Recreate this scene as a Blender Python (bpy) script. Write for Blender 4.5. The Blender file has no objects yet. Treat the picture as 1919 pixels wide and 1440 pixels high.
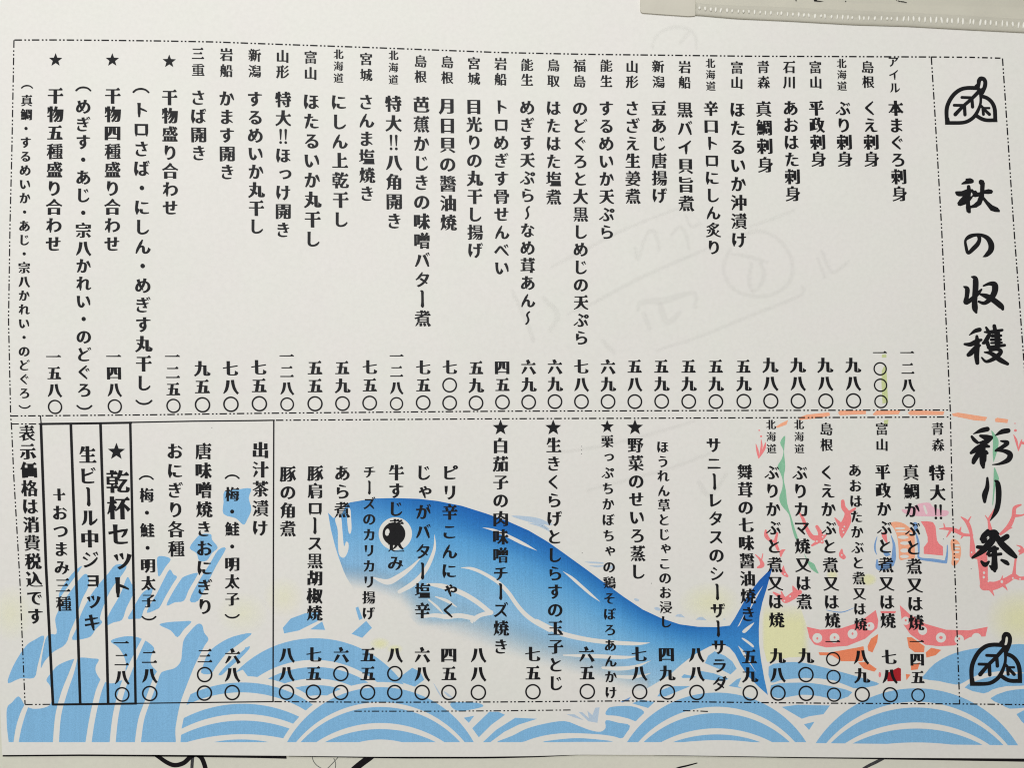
import bpy, math, numpy as np
from mathutils import Vector, Matrix, Euler
from mathutils.geometry import delaunay_2d_cdt

# ------------------------------------------------------------------ camera, light, exposure
SC = bpy.context.scene
COL = SC.collection
FOCAL, CU, CV = 1420.0, 959.5, 720.0                 # in units of the 1919 x 1440 frame
CAM_POS = np.array((0.00176, -0.00713, 0.20636))
CAM_ROT = Euler((0.02080, -0.02262, -0.00465), 'XYZ')
cd = bpy.data.cameras.new('camera'); cam = bpy.data.objects.new('camera', cd); COL.objects.link(cam)
cam.location = CAM_POS; cam.rotation_euler = CAM_ROT
cd.sensor_width = 36.0; cd.lens = 36.0 * FOCAL / 1919.0
cd.clip_start = 0.005; cd.clip_end = 20.0
SC.camera = cam
w = bpy.data.worlds.new('World'); SC.world = w; w.use_nodes = True
bg = w.node_tree.nodes['Background']
bg.inputs['Color'].default_value = (1.0, 0.94, 0.85, 1); bg.inputs['Strength'].default_value = 0.235

def area_light(name, loc, target, size, power, color):
    l = bpy.data.lights.new(name, 'AREA'); l.shape = 'RECTANGLE'
    l.size, l.size_y = size; l.energy = power; l.color = color
    o = bpy.data.objects.new(name, l); COL.objects.link(o); o.location = loc
    o.rotation_euler = (Vector(target) - Vector(loc)).to_track_quat('-Z', 'Y').to_euler()
    return o
area_light('window_light', (-0.12, 0.25, 0.60), (-0.01, 0.01, 0), (0.42, 0.30), 3.58, (0.99, 1.0, 1.0))
SC.view_settings.view_transform = 'Standard'; SC.view_settings.look = 'None'
SC.view_settings.exposure = 0.0; SC.view_settings.gamma = 1.0
SC.render.film_transparent = False
SC.cycles.filter_width = 1.1; SC.cycles.transparent_max_bounces = 48

# ------------------------------------------------------------------ the sheet's surface
K = 0.0001445                                        # metres per layout unit on the sheet (A4 sheet)
MROT = np.array(CAM_ROT.to_matrix())

def smooth(t):
    t = np.clip(t, 0, 1); return t * t * (3 - 2 * t)

def curl(x, y):
    """height of the menu sheet above the flat: gentle waves and lifted edges, metres"""
    h = 0.0011 + 0.0006 * np.sin(21 * x + 9 * y + 0.6) * np.cos(13 * y - 0.5) \
        + 0.00035 * np.sin(47 * x - 31 * y + 2.0)
    h = h + 0.0012 * smooth((-x - 0.075) / 0.07) * (1 - 0.7 * smooth((np.abs(y) - 0.02) / 0.09))
    e = np.exp(-(y + 0.1075) / 0.03)
    prof = 0.25 + 0.75 * smooth(np.abs(x - 0.028) / 0.05)
    return h * (1 - 0.3 * np.clip(e, 0, 1)) + 0.0005 * np.clip(e, 0, 1.2) * prof

def rays(uv):
    uv = np.asarray(uv, float).reshape(-1, 2)
    d = np.c_[(uv[:, 0] - CU) / FOCAL, -(uv[:, 1] - CV) / FOCAL, -np.ones(len(uv))]
    return d @ MROT.T

def on_sheet(uv, off=0.0):
    """layout coordinates -> 3-D points on the curled sheet (off = height above it)"""
    d = rays(uv); z = np.zeros(len(d))
    for _ in range(7):
        t = (z - CAM_POS[2]) / d[:, 2]
        x = CAM_POS[0] + d[:, 0] * t; y = CAM_POS[1] + d[:, 1] * t
        z = curl(x, y) + off
    return np.c_[x, y, z]

def on_plane(uv, z):
    d = rays(uv); t = (z - CAM_POS[2]) / d[:, 2]
    return np.c_[CAM_POS[0] + d[:, 0] * t, CAM_POS[1] + d[:, 1] * t, np.full(len(d), z)]

# ------------------------------------------------------------------ materials
def lin(c):
    return tuple(((v / 255) / 12.92 if v <= 10 else (((v / 255) + 0.055) / 1.055) ** 2.4) for v in c)
ALB = 1.10                                           # seen paper white -> base colour
def node_mat(name):
    m = bpy.data.materials.new(name); m.use_nodes = True
    nt = m.node_tree; b = nt.nodes['Principled BSDF']
    return m, nt, b
def noise(nt, scale, detail=3.0, rough=0.55, stretch=None):
    tc = nt.nodes.new('ShaderNodeTexCoord'); n = nt.nodes.new('ShaderNodeTexNoise')
    n.inputs['Scale'].default_value = scale; n.inputs['Detail'].default_value = detail
    n.inputs['Roughness'].default_value = rough
    if stretch:
        mp = nt.nodes.new('ShaderNodeMapping'); mp.inputs['Scale'].default_value = stretch
        nt.links.new(tc.outputs['Object'], mp.inputs['Vector']); nt.links.new(mp.outputs['Vector'], n.inputs['Vector'])
    else:
        nt.links.new(tc.outputs['Object'], n.inputs['Vector'])
    return n
def ramp2(nt, src, c0, c1, lo=0.35, hi=0.65):
    r = nt.nodes.new('ShaderNodeValToRGB')
    r.color_ramp.elements[0].position = lo; r.color_ramp.elements[1].position = hi
    r.color_ramp.elements[0].color = (*c0, 1); r.color_ramp.elements[1].color = (*c1, 1)
    nt.links.new(src, r.inputs['Fac']); return r
def mul(nt, a, b):
    m = nt.nodes.new('ShaderNodeMix'); m.data_type = 'RGBA'; m.blend_type = 'MULTIPLY'
    m.inputs['Factor'].default_value = 1.0
    nt.links.new(a, m.inputs[6]); nt.links.new(b, m.inputs[7]); return m.outputs[2]

def paper_mat(name, base, tint_amp=0.02, bump=0.12):
    m, nt, b = node_mat(name)
    base = np.array(base)
    a = base * np.array((1 - tint_amp, 1 - tint_amp * 0.9, 1 - tint_amp * 1.4))
    c = base * np.array((1 + tint_amp, 1 + tint_amp * 0.9, 1 + tint_amp * 0.6))
    n1 = noise(nt, 26, 4, 0.6); r1 = ramp2(nt, n1.outputs['Fac'], a, c, 0.3, 0.7)
    n2 = noise(nt, 900, 4, 0.7); r2 = ramp2(nt, n2.outputs['Fac'], (0.955,) * 3, (1.0,) * 3, 0.3, 0.62)
    n4 = noise(nt, 70, 2, 0.5); r4 = ramp2(nt, n4.outputs['Color'], (0.988, 1.0, 0.985), (1.0, 0.988, 0.995), 0.35, 0.65)
    nt.links.new(mul(nt, mul(nt, r1.outputs['Color'], r2.outputs['Color']), r4.outputs['Color']), b.inputs['Base Color'])
    b.inputs['Roughness'].default_value = 0.85; b.inputs['Specular IOR Level'].default_value = 0.15
    n3 = noise(nt, 2200, 5, 0.7, (1, 0.45, 1)); bp = nt.nodes.new('ShaderNodeBump')
    bp.inputs['Strength'].default_value = bump; bp.inputs['Distance'].default_value = 0.00006
    nt.links.new(n3.outputs['Fac'], bp.inputs['Height']); nt.links.new(bp.outputs['Normal'], b.inputs['Normal'])
    return m

def ink_mat(name, seen, grain=0.10, rough=0.7, vcol=False, alpha=1.0):
    """printing ink; vcol: colour and coverage come from the 'ink' attribute"""
    m, nt, b = node_mat(name)
    b.inputs['Roughness'].default_value = rough; b.inputs['Specular IOR Level'].default_value = 0.2
    n = noise(nt, 3600, 2, 0.6); g = ramp2(nt, n.outputs['Fac'], (1 - grain,) * 3, (1 + grain,) * 3, 0.34, 0.66)
    nl = noise(nt, 2600, 1, 0.5, (1, 0.02, 1)); g2 = ramp2(nt, nl.outputs['Fac'], (1 - grain * 0.3,) * 3, (1 + grain * 0.3,) * 3, 0.35, 0.65)
    gg = mul(nt, g.outputs['Color'], g2.outputs['Color'])
    if vcol:
        at = nt.nodes.new('ShaderNodeAttribute'); at.attribute_name = 'ink'
        nt.links.new(mul(nt, at.outputs['Color'], gg), b.inputs['Base Color'])
        fac = at.outputs['Alpha']
    else:
        rgb = nt.nodes.new('ShaderNodeRGB'); rgb.outputs[0].default_value = (*[min(1, v * ALB) for v in lin(seen)], 1)
        nt.links.new(mul(nt, rgb.outputs[0], gg), b.inputs['Base Color'])
        fac = None
    if vcol or alpha < 1:
        tr = nt.nodes.new('ShaderNodeBsdfTransparent'); mx = nt.nodes.new('ShaderNodeMixShader')
        out = nt.nodes['Material Output']
        if fac is not None: nt.links.new(fac, mx.inputs['Fac'])
        else: mx.inputs['Fac'].default_value = alpha
        nt.links.new(tr.outputs[0], mx.inputs[1]); nt.links.new(b.outputs[0], mx.inputs[2])
        nt.links.new(mx.outputs[0], out.inputs['Surface'])
    return m

PAPER = paper_mat('menu_paper', (0.825, 0.812, 0.778), 0.012)
UNDER = paper_mat('scrap_paper', (0.745, 0.735, 0.645), 0.035)
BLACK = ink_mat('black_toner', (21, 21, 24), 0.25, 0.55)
BLUE = ink_mat('wave_blue_ink', (128, 180, 219), 0.09)
GRADED = ink_mat('graded_ink', (0, 0, 0), 0.12, vcol=True)
GLOWINK = ink_mat('yellow_glow_ink', (0, 0, 0), 0.03, vcol=True)
CORAL = ink_mat('coral_pink_ink', (237, 132, 134), 0.09)
GREEN = ink_mat('seaweed_green_ink', (134, 189, 156), 0.09)
ORANGE = ink_mat('orange_ink', (242, 172, 138), 0.08)
DEEPOR = ink_mat('deep_orange_ink', (236, 136, 98), 0.09)
RED = ink_mat('red_ink', (168, 34, 42), 0.10)
ROSE = ink_mat('pale_rose_ink', (231, 182, 196), 0.06)
SLATE = ink_mat('slate_blue_ink', (122, 160, 208), 0.10)
PALEBL = ink_mat('pale_blue_ink', (180, 198, 216), 0.06)
OLIVE = ink_mat('olive_green_ink', (196, 205, 150), 0.06)
WHITE = ink_mat('bare_paper', (226, 224, 217), 0.02)
GHOST = ink_mat('show_through_grey', (150, 150, 148), 0.05, alpha=0.016)
HALO = ink_mat('show_through_halo', (150, 150, 148), 0.05, alpha=0.016)
PEN_AND_SHADOW = ink_mat('marker_and_shadow_black', (20, 18, 22), 0.3, 0.4)  # pen strokes, and the painted shadow along the menu's lower edge
PENCIL = ink_mat('pencil_grey', (110, 112, 106), 0.3)
FUZZY = ink_mat('dry_marker_grey', (62, 62, 64), 0.5)

# ------------------------------------------------------------------ flat shapes -> printed meshes
def area2(p):
    p = np.asarray(p); x, y = p[:, 0], p[:, 1]
    return 0.5 * np.sum(x * np.roll(y, -1) - np.roll(x, -1) * y)
def ccw(p):
    p = np.asarray(p, float); return p if area2(p) > 0 else p[::-1]
def catmull(pts, closed=False, n=6):
    p = np.asarray(pts, float); N = len(p); out = []
    if not closed and N == 2: return p
    for i in range(N if closed else N - 1):
        a, b, c, d = (p[(i - 1) % N], p[i], p[(i + 1) % N], p[(i + 2) % N]) if closed else \
                     (p[max(i - 1, 0)], p[i], p[i + 1], p[min(i + 2, N - 1)])
        for k in range(n):
            t = k / n
            out.append(0.5 * ((2 * b) + (c - a) * t + (2 * a - 5 * b + 4 * c - d) * t * t + (3 * b - a - 3 * c + d) * t ** 3))
    if not closed: out.append(p[-1])
    return np.array(out)
def blob(pts, n=4): return ccw(catmull(pts, True, n))
def poly(pts): return ccw(pts)
def ellipse(cx, cy, rx, ry=None, n=28, rot=0.0):
    ry = rx if ry is None else ry; a = np.linspace(0, 2 * np.pi, n, endpoint=False)
    x, y = rx * np.cos(a), ry * np.sin(a); c, s = math.cos(rot), math.sin(rot)
    return ccw(np.c_[cx + x * c - y * s, cy + x * s + y * c])
def brush(pts, n=6, cap=True):
    """stroke of varying width: list of (x, y, radius)"""
    q = catmull(pts, False, n); xy, r = q[:, :2], np.maximum(q[:, 2], 0.05)
    t = np.gradient(xy, axis=0); t /= np.maximum(np.linalg.norm(t, axis=1, keepdims=True), 1e-9)
    nrm = np.c_[-t[:, 1], t[:, 0]]; L, Rr = xy + nrm * r[:, None], xy - nrm * r[:, None]
    def arc(c, rad, d, k=5):
        a0 = math.atan2(d[1], d[0]); return [c + rad * np.array((math.cos(a0 + s), math.sin(a0 + s))) for s in np.linspace(math.pi / 2, -math.pi / 2, k + 2)[1:-1]]
    out = list(L)
    if cap: out += arc(xy[-1], r[-1], t[-1])
    out += list(Rr[::-1])
    if cap: out += arc(xy[0], r[0], -t[0])
    return ccw(out)
def line_quads(pts, width, pattern=None):
    """polyline drawn plain or dashed; returns a list of thin quads"""
    p = np.asarray(pts, float); seg = np.linalg.norm(np.diff(p, axis=0), axis=1); s = np.r_[0, np.cumsum(seg)]
    def at(u): return np.array((np.interp(u, s, p[:, 0]), np.interp(u, s, p[:, 1])))
    spans, u = [], 0.0
    if not pattern:
        q = np.unique(np.r_[s, np.arange(0, s[-1], 12.0)]); spans = [(a, b) for a, b in zip(q[:-1], q[1:])]
    else:
        k = 0
        while u < s[-1]:
            L = pattern[k % len(pattern)]
            if k % 2 == 0: spans.append((u, min(u + L, s[-1])))
            u += L; k += 1
    out = []
    for a, b in spans:
        A, B = at(a), at(b); d = B - A; L = np.linalg.norm(d)
        if L < 0.2: continue
        nrm = np.array((-d[1], d[0])) / L * width / 2; d = d / L * (0.0 if pattern else width * 0.3)
        out.append(ccw([A - d - nrm, B + d - nrm, B + d + nrm, A - d + nrm]))
    return out

def winding(P, poly_):
    a = poly_; b = np.roll(poly_, -1, axis=0)
    px, py = P[:, 0][:, None], P[:, 1][:, None]
    up = (a[:, 1] <= py) & (b[:, 1] > py); dn = (a[:, 1] > py) & (b[:, 1] <= py)
    cr = (b[:, 0] - a[:, 0]) * (py - a[:, 1]) - (px - a[:, 0]) * (b[:, 1] - a[:, 1])
    return (up & (cr > 0)).sum(1) - (dn & (cr < 0)).sum(1)

def fill(pos, neg=(), extra=(), layers=None):
    """triangulate the union of pos minus neg (or a painter's stack of (polygon, on/off) layers)"""
    polys = [p for p, _ in layers] if layers is not None else list(pos) + list(neg)
    V, E = [], []
    for p in polys:
        i0 = len(V); n = len(p); V += [Vector((float(x), float(y))) for x, y in p]
        E += [(i0 + i, i0 + (i + 1) % n) for i in range(n)]
    V += [Vector((float(x), float(y))) for x, y in extra]
    v, _, f, *_ = delaunay_2d_cdt(V, E, [], 0, 1e-4)
    v = np.array([(q[0], q[1]) for q in v]); f = np.array([t for t in f if len(t) == 3])
    c = v[f].mean(1); lo, hi = c.min(0), c.max(0)
    if layers is not None:
        keep = np.zeros(len(f), bool)
        for p, on in layers:
            m = (c[:, 0] >= p[:, 0].min()) & (c[:, 0] <= p[:, 0].max()) & (c[:, 1] >= p[:, 1].min()) & (c[:, 1] <= p[:, 1].max())
            idx = np.nonzero(m)[0]
            if len(idx): keep[idx[winding(c[idx], p) != 0]] = on
    else:
        def total(ps):
            wn = np.zeros(len(f), int)
            for p in ps:
                m = (c[:, 0] >= p[:, 0].min()) & (c[:, 0] <= p[:, 0].max()) & (c[:, 1] >= p[:, 1].min()) & (c[:, 1] <= p[:, 1].max())
                idx = np.nonzero(m)[0]
                if len(idx): wn[idx] += winding(c[idx], p)
            return wn
        keep = total(pos) != 0
        if len(neg): keep &= total(neg) == 0
    f = f[keep]
    a = v[f]; ar = np.abs((a[:, 1, 0] - a[:, 0, 0]) * (a[:, 2, 1] - a[:, 0, 1]) - (a[:, 2, 0] - a[:, 0, 0]) * (a[:, 1, 1] - a[:, 0, 1]))
    f = f[ar > 1e-7]
    used, inv = np.unique(f, return_inverse=True)
    return v[used], inv.reshape(-1, 3)

def link(name, me, parent=None):
    o = bpy.data.objects.new(name, me); COL.objects.link(o)
    if parent: o.parent = parent
    return o
def mesh_obj(name, pts3, faces, mat, parent=None, smooth_=False, colors=None):
    me = bpy.data.meshes.new(name); me.from_pydata([tuple(p) for p in pts3], [], [tuple(int(i) for i in f) for f in faces])
    me.materials.append(mat)
    if smooth_: me.polygons.foreach_set('use_smooth', [True] * len(me.polygons))
    if colors is not None:
        ca = me.color_attributes.new('ink', 'FLOAT_COLOR', 'POINT')
        ca.data.foreach_set('color', np.asarray(colors, np.float32).ravel())
    me.update(); return link(name, me, parent)
def upward(v2, f):
    """layout v axis points down, so clockwise there faces up in the scene"""
    a = v2[f]; s = (a[:, 1, 0] - a[:, 0, 0]) * (a[:, 2, 1] - a[:, 0, 1]) - (a[:, 2, 0] - a[:, 0, 0]) * (a[:, 1, 1] - a[:, 0, 1])
    f = f.copy(); m = s > 0; f[m] = f[m][:, ::-1]; return f
INK = 0.00002                                        # one ink layer, metres
def grid_pts(pos, step):
    a = np.concatenate(pos); x0, y0 = a.min(0); x1, y1 = a.max(0)
    g = np.stack(np.meshgrid(np.arange(x0 + step * .37, x1, step), np.arange(y0 + step * .41, y1, step)), -1).reshape(-1, 2)
    return g
def print_shape(name, pos, mat, parent, neg=(), level=1, step=None, color=None, layers=None, where=None):
    ex = grid_pts(pos if layers is None else [p for p, _ in layers], step) if step else ()
    v, f = fill(pos, neg, ex, layers); f = upward(v, f)
    p3 = on_sheet(v, INK * level) if where is None else on_plane(v, where + INK * level)
    return mesh_obj(name, p3, f, mat, parent, colors=None if color is None else color(v))
def empty(name, loc, parent=None):
    o = bpy.data.objects.new(name, None); o.empty_display_size = 0.02; COL.objects.link(o); o.location = loc
    if parent: o.parent = parent
    return o
def tag(o, label=None, cat=None, group=None, kind=None):
    if label: o['label'] = label
    if cat: o['category'] = cat
    if group: o['group'] = group
    if kind: o['kind'] = kind
    return o

# ------------------------------------------------------------------ lettering: brush-weighted glyph outlines
_fc = bpy.data.curves.new('lettering', 'FONT'); _fo = bpy.data.objects.new('lettering', _fc); COL.objects.link(_fo)
_raw, _cut = {}, {}
KANA = set(chr(c) for c in range(0x3041, 0x30ff))
SMALL = set('っゃゅょッャュョァィゥェォ')
def raw_outline(ch):
    if ch in _raw: return _raw[ch]
    _fc.body = ch; bpy.context.view_layer.update()
    cu = _fo.to_curve(bpy.context.evaluated_depsgraph_get()); loops = []; npt = 0
    for sp in cu.splines:
        bp = sp.bezier_points; n = len(bp); npt += n; L = []
        for i in range(n):
            a, b = bp[i], bp[(i + 1) % n]; p0, p1, p2, p3 = (np.array(q[:2]) for q in (a.co, a.handle_right, b.handle_left, b.co))
            d = p3 - p0; ln = np.linalg.norm(d) + 1e-9
            dev = max(abs(np.cross(d, p1 - p0)), abs(np.cross(d, p2 - p0))) / ln
            k = 1 if dev < 0.004 else (3 if dev < 0.03 else 5)
            for s in range(k):
                t = s / k; L.append((1 - t) ** 3 * p0 + 3 * (1 - t) ** 2 * t * p1 + 3 * (1 - t) * t * t * p2 + t ** 3 * p3)
        L = np.array(L); keep = np.linalg.norm(L - np.roll(L, 1, axis=0), axis=1) > 1e-4; L = L[keep]
        if len(L) > 2: loops.append(L)
    _fo.to_curve_clear()
    sgn = 1.0 if sum(area2(l) for l in loops) > 0 else -1.0
    if sgn < 0: loops = [l[::-1] for l in loops]
    _raw[ch] = (loops, npt); return _raw[ch]
def stroke_ends(L, kana):
    """per-vertex weight (1 = full stroke, 0 = tapered tip, >1 = swelling) and the edges that cap a stroke"""
    n = len(L); w = np.ones(n); cap = np.zeros(n, bool)
    A = np.roll(L, -1, axis=0); ln = np.linalg.norm(A - L, axis=1)
    for i in range(n):
        if not 0.045 < ln[i] < 0.10: continue
        a, b, p, q = L[i], A[i], L[i - 1], L[(i + 2) % n]
        h1 = (a - p) / max(np.linalg.norm(a - p), 1e-6); h2 = (q - b) / max(np.linalg.norm(q - b), 1e-6); e = (b - a) / ln[i]
        if h1 @ h2 > -0.75 or abs(h1 @ e) > 0.6: continue
        d = h1; cap[i] = True
        if kana: tgt = 0.0 if d[0] - d[1] > -0.45 else 1.25
        elif d[0] < -0.3 and d[1] < -0.3: tgt = 0.0
        elif d[0] > 0.3 and d[1] < -0.3: tgt = 1.5
        else: continue
        D = 0.20 if kana else 0.26
        for sgn in (-1, 1):
            k = i if sgn < 0 else (i + 1) % n; dist = 0.0
            while dist < D:
                t = dist / D; t = t * t * (3 - 2 * t); v = tgt + (1 - tgt) * t
                w[k] = min(w[k], v) if tgt < 1 else max(w[k], v)
                nk = (k + sgn) % n; dist += np.linalg.norm(L[nk] - L[k]); k = nk
    return w, cap
def fatten(L, dx, dy, w=None, cap=None, tip=-0.014):
    """move every edge outwards, more across upright strokes (dx) than level ones (dy)"""
    if w is None: w = np.ones(len(L)); cap = np.zeros(len(L), bool)
    a, b = np.roll(L, 1, axis=0), np.roll(L, -1, axis=0)
    e = b - L; e = e / np.maximum(np.linalg.norm(e, axis=1, keepdims=True), 1e-9)
    n2 = np.c_[e[:, 1], -e[:, 0]]; we = (w + np.roll(w, -1)) / 2
    o2 = (dx * n2[:, 0] ** 2 + dy * n2[:, 1] ** 2) * np.maximum(we, 0) + tip * np.maximum(1 - we, 0)
    o2 = np.where(cap, 0.012, o2)
    n1, o1 = np.roll(n2, 1, axis=0), np.roll(o2, 1)
    det = n1[:, 0] * n2[:, 1] - n1[:, 1] * n2[:, 0]; ok = np.abs(det) > 0.25
    dd = np.where(ok, det, 1.0)
    vx = np.where(ok, (o1 * n2[:, 1] - o2 * n1[:, 1]) / dd, (o1 * n1[:, 0] + o2 * n2[:, 0]) / 2)
    vy = np.where(ok, (n1[:, 0] * o2 - n2[:, 0] * o1) / dd, (o1 * n1[:, 1] + o2 * n2[:, 1]) / 2)
    v = np.c_[vx, vy]; l2 = np.linalg.norm(v, axis=1); mx = 1.6 * max(abs(dx), abs(dy), abs(tip))
    return L + v * np.minimum(1, mx / np.maximum(l2, 1e-9))[:, None]
def serif_tips(L):
    """small triangles on the right-hand ends of level strokes"""
    out = []; n = len(L)
    for i in range(n):
        a, b = L[i], L[(i + 1) % n]; p, q = L[i - 1], L[(i + 2) % n]; e = b - a
        if e[1] > 0.04 and e[1] < 0.10 and abs(e[0]) < 0.02:
            h1, h2 = a - p, q - b
            if h1[0] > 0.08 and abs(h1[1]) < 0.02 and h2[0] < -0.08 and abs(h2[1]) < 0.02:
                top = b[1]; x = b[0]
                out.append(ccw([(x - 0.20, top - 0.015), (x + 0.03, top - 0.05), (x + 0.035, top - 0.01), (x - 0.065, top + 0.10)]))
    return out
def glyph(ch, light):
    key = (ch, light)
    if key in _cut: return _cut[key]
    loops, npt = raw_outline(ch)
    if ch in KANA: dx, dy = (0.046, 0.012) if not light else (0.034, 0.006)
    elif light: dx, dy = (0.042 if npt < 40 else 0.034 if npt < 65 else 0.026), -0.003
    else:
        dx = 0.064 if npt < 30 else 0.055 if npt < 50 else 0.046 if npt < 75 else 0.040
        dy = -0.006 if npt < 30 else -0.003 if npt < 50 else 0.001
    fat = []
    for l in loops:
        w_, cap_ = stroke_ends(l, ch in KANA)
        if w_.min() < 1 or w_.max() > 1:
            ln_ = np.linalg.norm(np.roll(l, -1, axis=0) - l, axis=1); caps_ = [tuple(np.round(l[k], 6)) for k in np.nonzero(cap_)[0]]
            out_ = []
            for k in range(len(l)):
                m_ = 1 if cap_[k] else max(1, int(ln_[k] / 0.06)); out_ += [l[k] + (l[(k + 1) % len(l)] - l[k]) * q / m_ for q in range(m_)]
            l = np.array(out_); w_, cap_ = stroke_ends(l, ch in KANA)
        fat.append(fatten(l, dx, dy, w_, cap_))
    pos = list(fat)
    if ch not in KANA and npt < 120:
        for l in loops: pos += serif_tips(l)
    v, f = fill(pos); _cut[key] = (v, f); return _cut[key]
def ring(r, wdt):
    a = np.linspace(0, 2 * np.pi, 36, endpoint=False); c = np.c_[np.cos(a), np.sin(a)]
    v = np.r_[c * (r + wdt / 2), c * (r - wdt / 2)]; n = len(a)
    f = [(i, (i + 1) % n, n + i) for i in range(n)] + [((i + 1) % n, n + (i + 1) % n, n + i) for i in range(n)]
    return v, np.array(f)
def star(r):
    a = np.pi / 2 + np.arange(10) * np.pi / 5; rr = np.where(np.arange(10) % 2 == 0, r, r * 0.42)
    return fill([ccw(np.c_[np.cos(a) * rr, np.sin(a) * rr])])
STARV = star(0.54)
def char_shape(ch, light=False):
    """unit-em shape centred on (0,0), y up"""
    if ch == '〇': return ring(0.405, 0.092)
    if ch == '★': return STARV
    if ch == '・': return fill([ellipse(0, 0, 0.125, n=18)])
    if ch == '‼':
        P = []
        for x in (-0.145, 0.145):
            P += [poly([(x - 0.075, 0.40), (x - 0.04, 0.44), (x + 0.04, 0.44), (x + 0.075, 0.40), (x + 0.028, -0.18), (x - 0.028, -0.18)]), ellipse(x, -0.33, 0.078, n=14)]
        return fill(P)
    if ch in '（(':
        return fill([brush([(-0.42, -0.10, 0.022), (-0.25, 0.035, 0.045), (0, 0.085, 0.055), (0.25, 0.035, 0.045), (0.42, -0.10, 0.022)])])
    if ch in '）)':
        return fill([brush([(-0.42, 0.10, 0.022), (-0.25, -0.035, 0.045), (0, -0.085, 0.055), (0.25, -0.035, 0.045), (0.42, 0.10, 0.022)])])
    if ch == 'ー':
        return fill([brush([(-0.07, 0.44, 0.03), (-0.01, 0.40, 0.075), (0.0, 0.2, 0.07), (0.0, -0.2, 0.075), (-0.005, -0.38, 0.095), (0.0, -0.43, 0.06)])])
    if ch == '〜':
        return fill([brush([(0.10, 0.36, 0.02), (0.01, 0.29, 0.05), (-0.04, 0.16, 0.065), (0.01, 0.02, 0.055), (0.04, -0.12, 0.065), (-0.01, -0.27, 0.05), (-0.10, -0.36, 0.02)])])
    if ch == '一':
        return fill([poly([(-0.46, -0.045), (0.47, -0.05), (0.47, 0.0), (0.33, 0.10), (0.24, 0.02), (-0.46, 0.012)])])
    v, f = glyph(ch, light); c = np.array((0.5, 0.38)); v = (v - c) * np.array((0.925, 0.945))
    if ch in SMALL: v = v + np.array((0.10, 0.10))
    return v, f

class Text:
    def __init__(s): s.v, s.f, s.n = [], [], 0
    def run(s, txt, x0, y0, x1, y1, em, light=False, mid=None, wide=1.0):
        n = len(txt)
        for i, ch in enumerate(txt):
            t = i / max(n - 1, 1); cx = x0 + (x1 - x0) * t; cy = y0 + (y1 - y0) * t
            if mid is not None: cx += mid * 4 * t * (1 - t)
            sl = (x1 - x0) / max(y1 - y0, 60.0) if n > 1 else 0.02 * (cx - 700) / 1000
            if mid is not None: sl += mid * 4 * (1 - 2 * t) / max(y1 - y0, 60.0)
            tilt = 0.017 * max(0, 1 - (cy - 75) / 700.0) if 250 < cx < 1400 else 0.004
            v, f = char_shape(ch, light)
            X = cx + em * (v[:, 0] * wide + v[:, 1] * -sl); Y = cy - em * v[:, 1] + em * v[:, 0] * tilt
            s.v.append(np.c_[X, Y]); s.f.append(f + s.n); s.n += len(v)
        return s
    def build(s, name, parent, mat=None, level=4):
        v = np.concatenate(s.v); f = upward(v, np.concatenate(s.f))
        return mesh_obj(name, on_sheet(v, INK * level), f, mat or BLACK, parent)

# ------------------------------------------------------------------ what lies underneath
v = np.array([(-1, -0.7, -0.0012), (1, -0.7, -0.0012), (1, 0.7, -0.0012), (-1, 0.7, -0.0012)])
TABLE, nt_, b_ = node_mat('table_wood')
n_ = noise(nt_, 9, 5, 0.6, (1, 14, 1)); r_ = ramp2(nt_, n_.outputs['Fac'], (0.16, 0.095, 0.055), (0.30, 0.19, 0.11))
nt_.links.new(r_.outputs['Color'], b_.inputs['Base Color']); b_.inputs['Roughness'].default_value = 0.5
tag(mesh_obj('table_top', v, [(0, 1, 2, 3)], TABLE), kind='structure')

def slab(name, outline, z, mat, parent, thick=0.00012):
    top = on_plane(outline, z); bot = top.copy(); bot[:, 2] -= thick
    n = len(top); P = np.r_[top, bot]
    if area2(top[:, :2]) > 0: F = [tuple(range(n)), tuple(range(2 * n - 1, n - 1, -1))] + [(i, n + i, n + (i + 1) % n, (i + 1) % n) for i in range(n)]
    else: F = [tuple(range(n - 1, -1, -1)), tuple(range(n, 2 * n))] + [(i, (i + 1) % n, n + (i + 1) % n, n + i) for i in range(n)]
    return mesh_obj(name, P, F, mat, parent)
def L2(x, y): return (x / 4, 1100 + y / 4)
def L4(x, y): return (460 + x / 4, 1100 + y / 4)
def L6(x, y): return (920 + x / 4, 1100 + y / 4)
def L8(x, y): return (1380 + x / 3.56, 1080 + y / 3.56)
def L7(x, y): return (1380 + x / 3.56, 740 + y / 3.56)
def C8(x, y): return (1380 + x / 3.56, 420 + y / 3.56)
def C5(x, y): return (1600 + x / 6, 900 + y / 6)
def C6(x, y): return (1380 + x / 6, 900 + y / 6)
def W5(x, y): return (100 + x / 5.05, 990 + y / 5.05)
def F1(x, y): return (590 + x / 4.361, 900 + y / 4.361)
def F2(x, y): return (1010 + x / 4.361, 960 + y / 4.361)
def F3(x, y): return (1150 + x / 5.76, 1150 + y / 5.76)
def Z6(x, y): return (840 + x / 5.33, 1290 + y / 5.33)
def R2(x, y): return (1400 + x / 3.7, 1180 + y / 3.7)
def M(fn, pts, s=1.0):
    """map zoomed coordinates; a third entry is a radius divided by s"""
    return [(*fn(p[0], p[1]), *( (p[2] / s,) if len(p) > 2 else ())) for p in pts]

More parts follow.
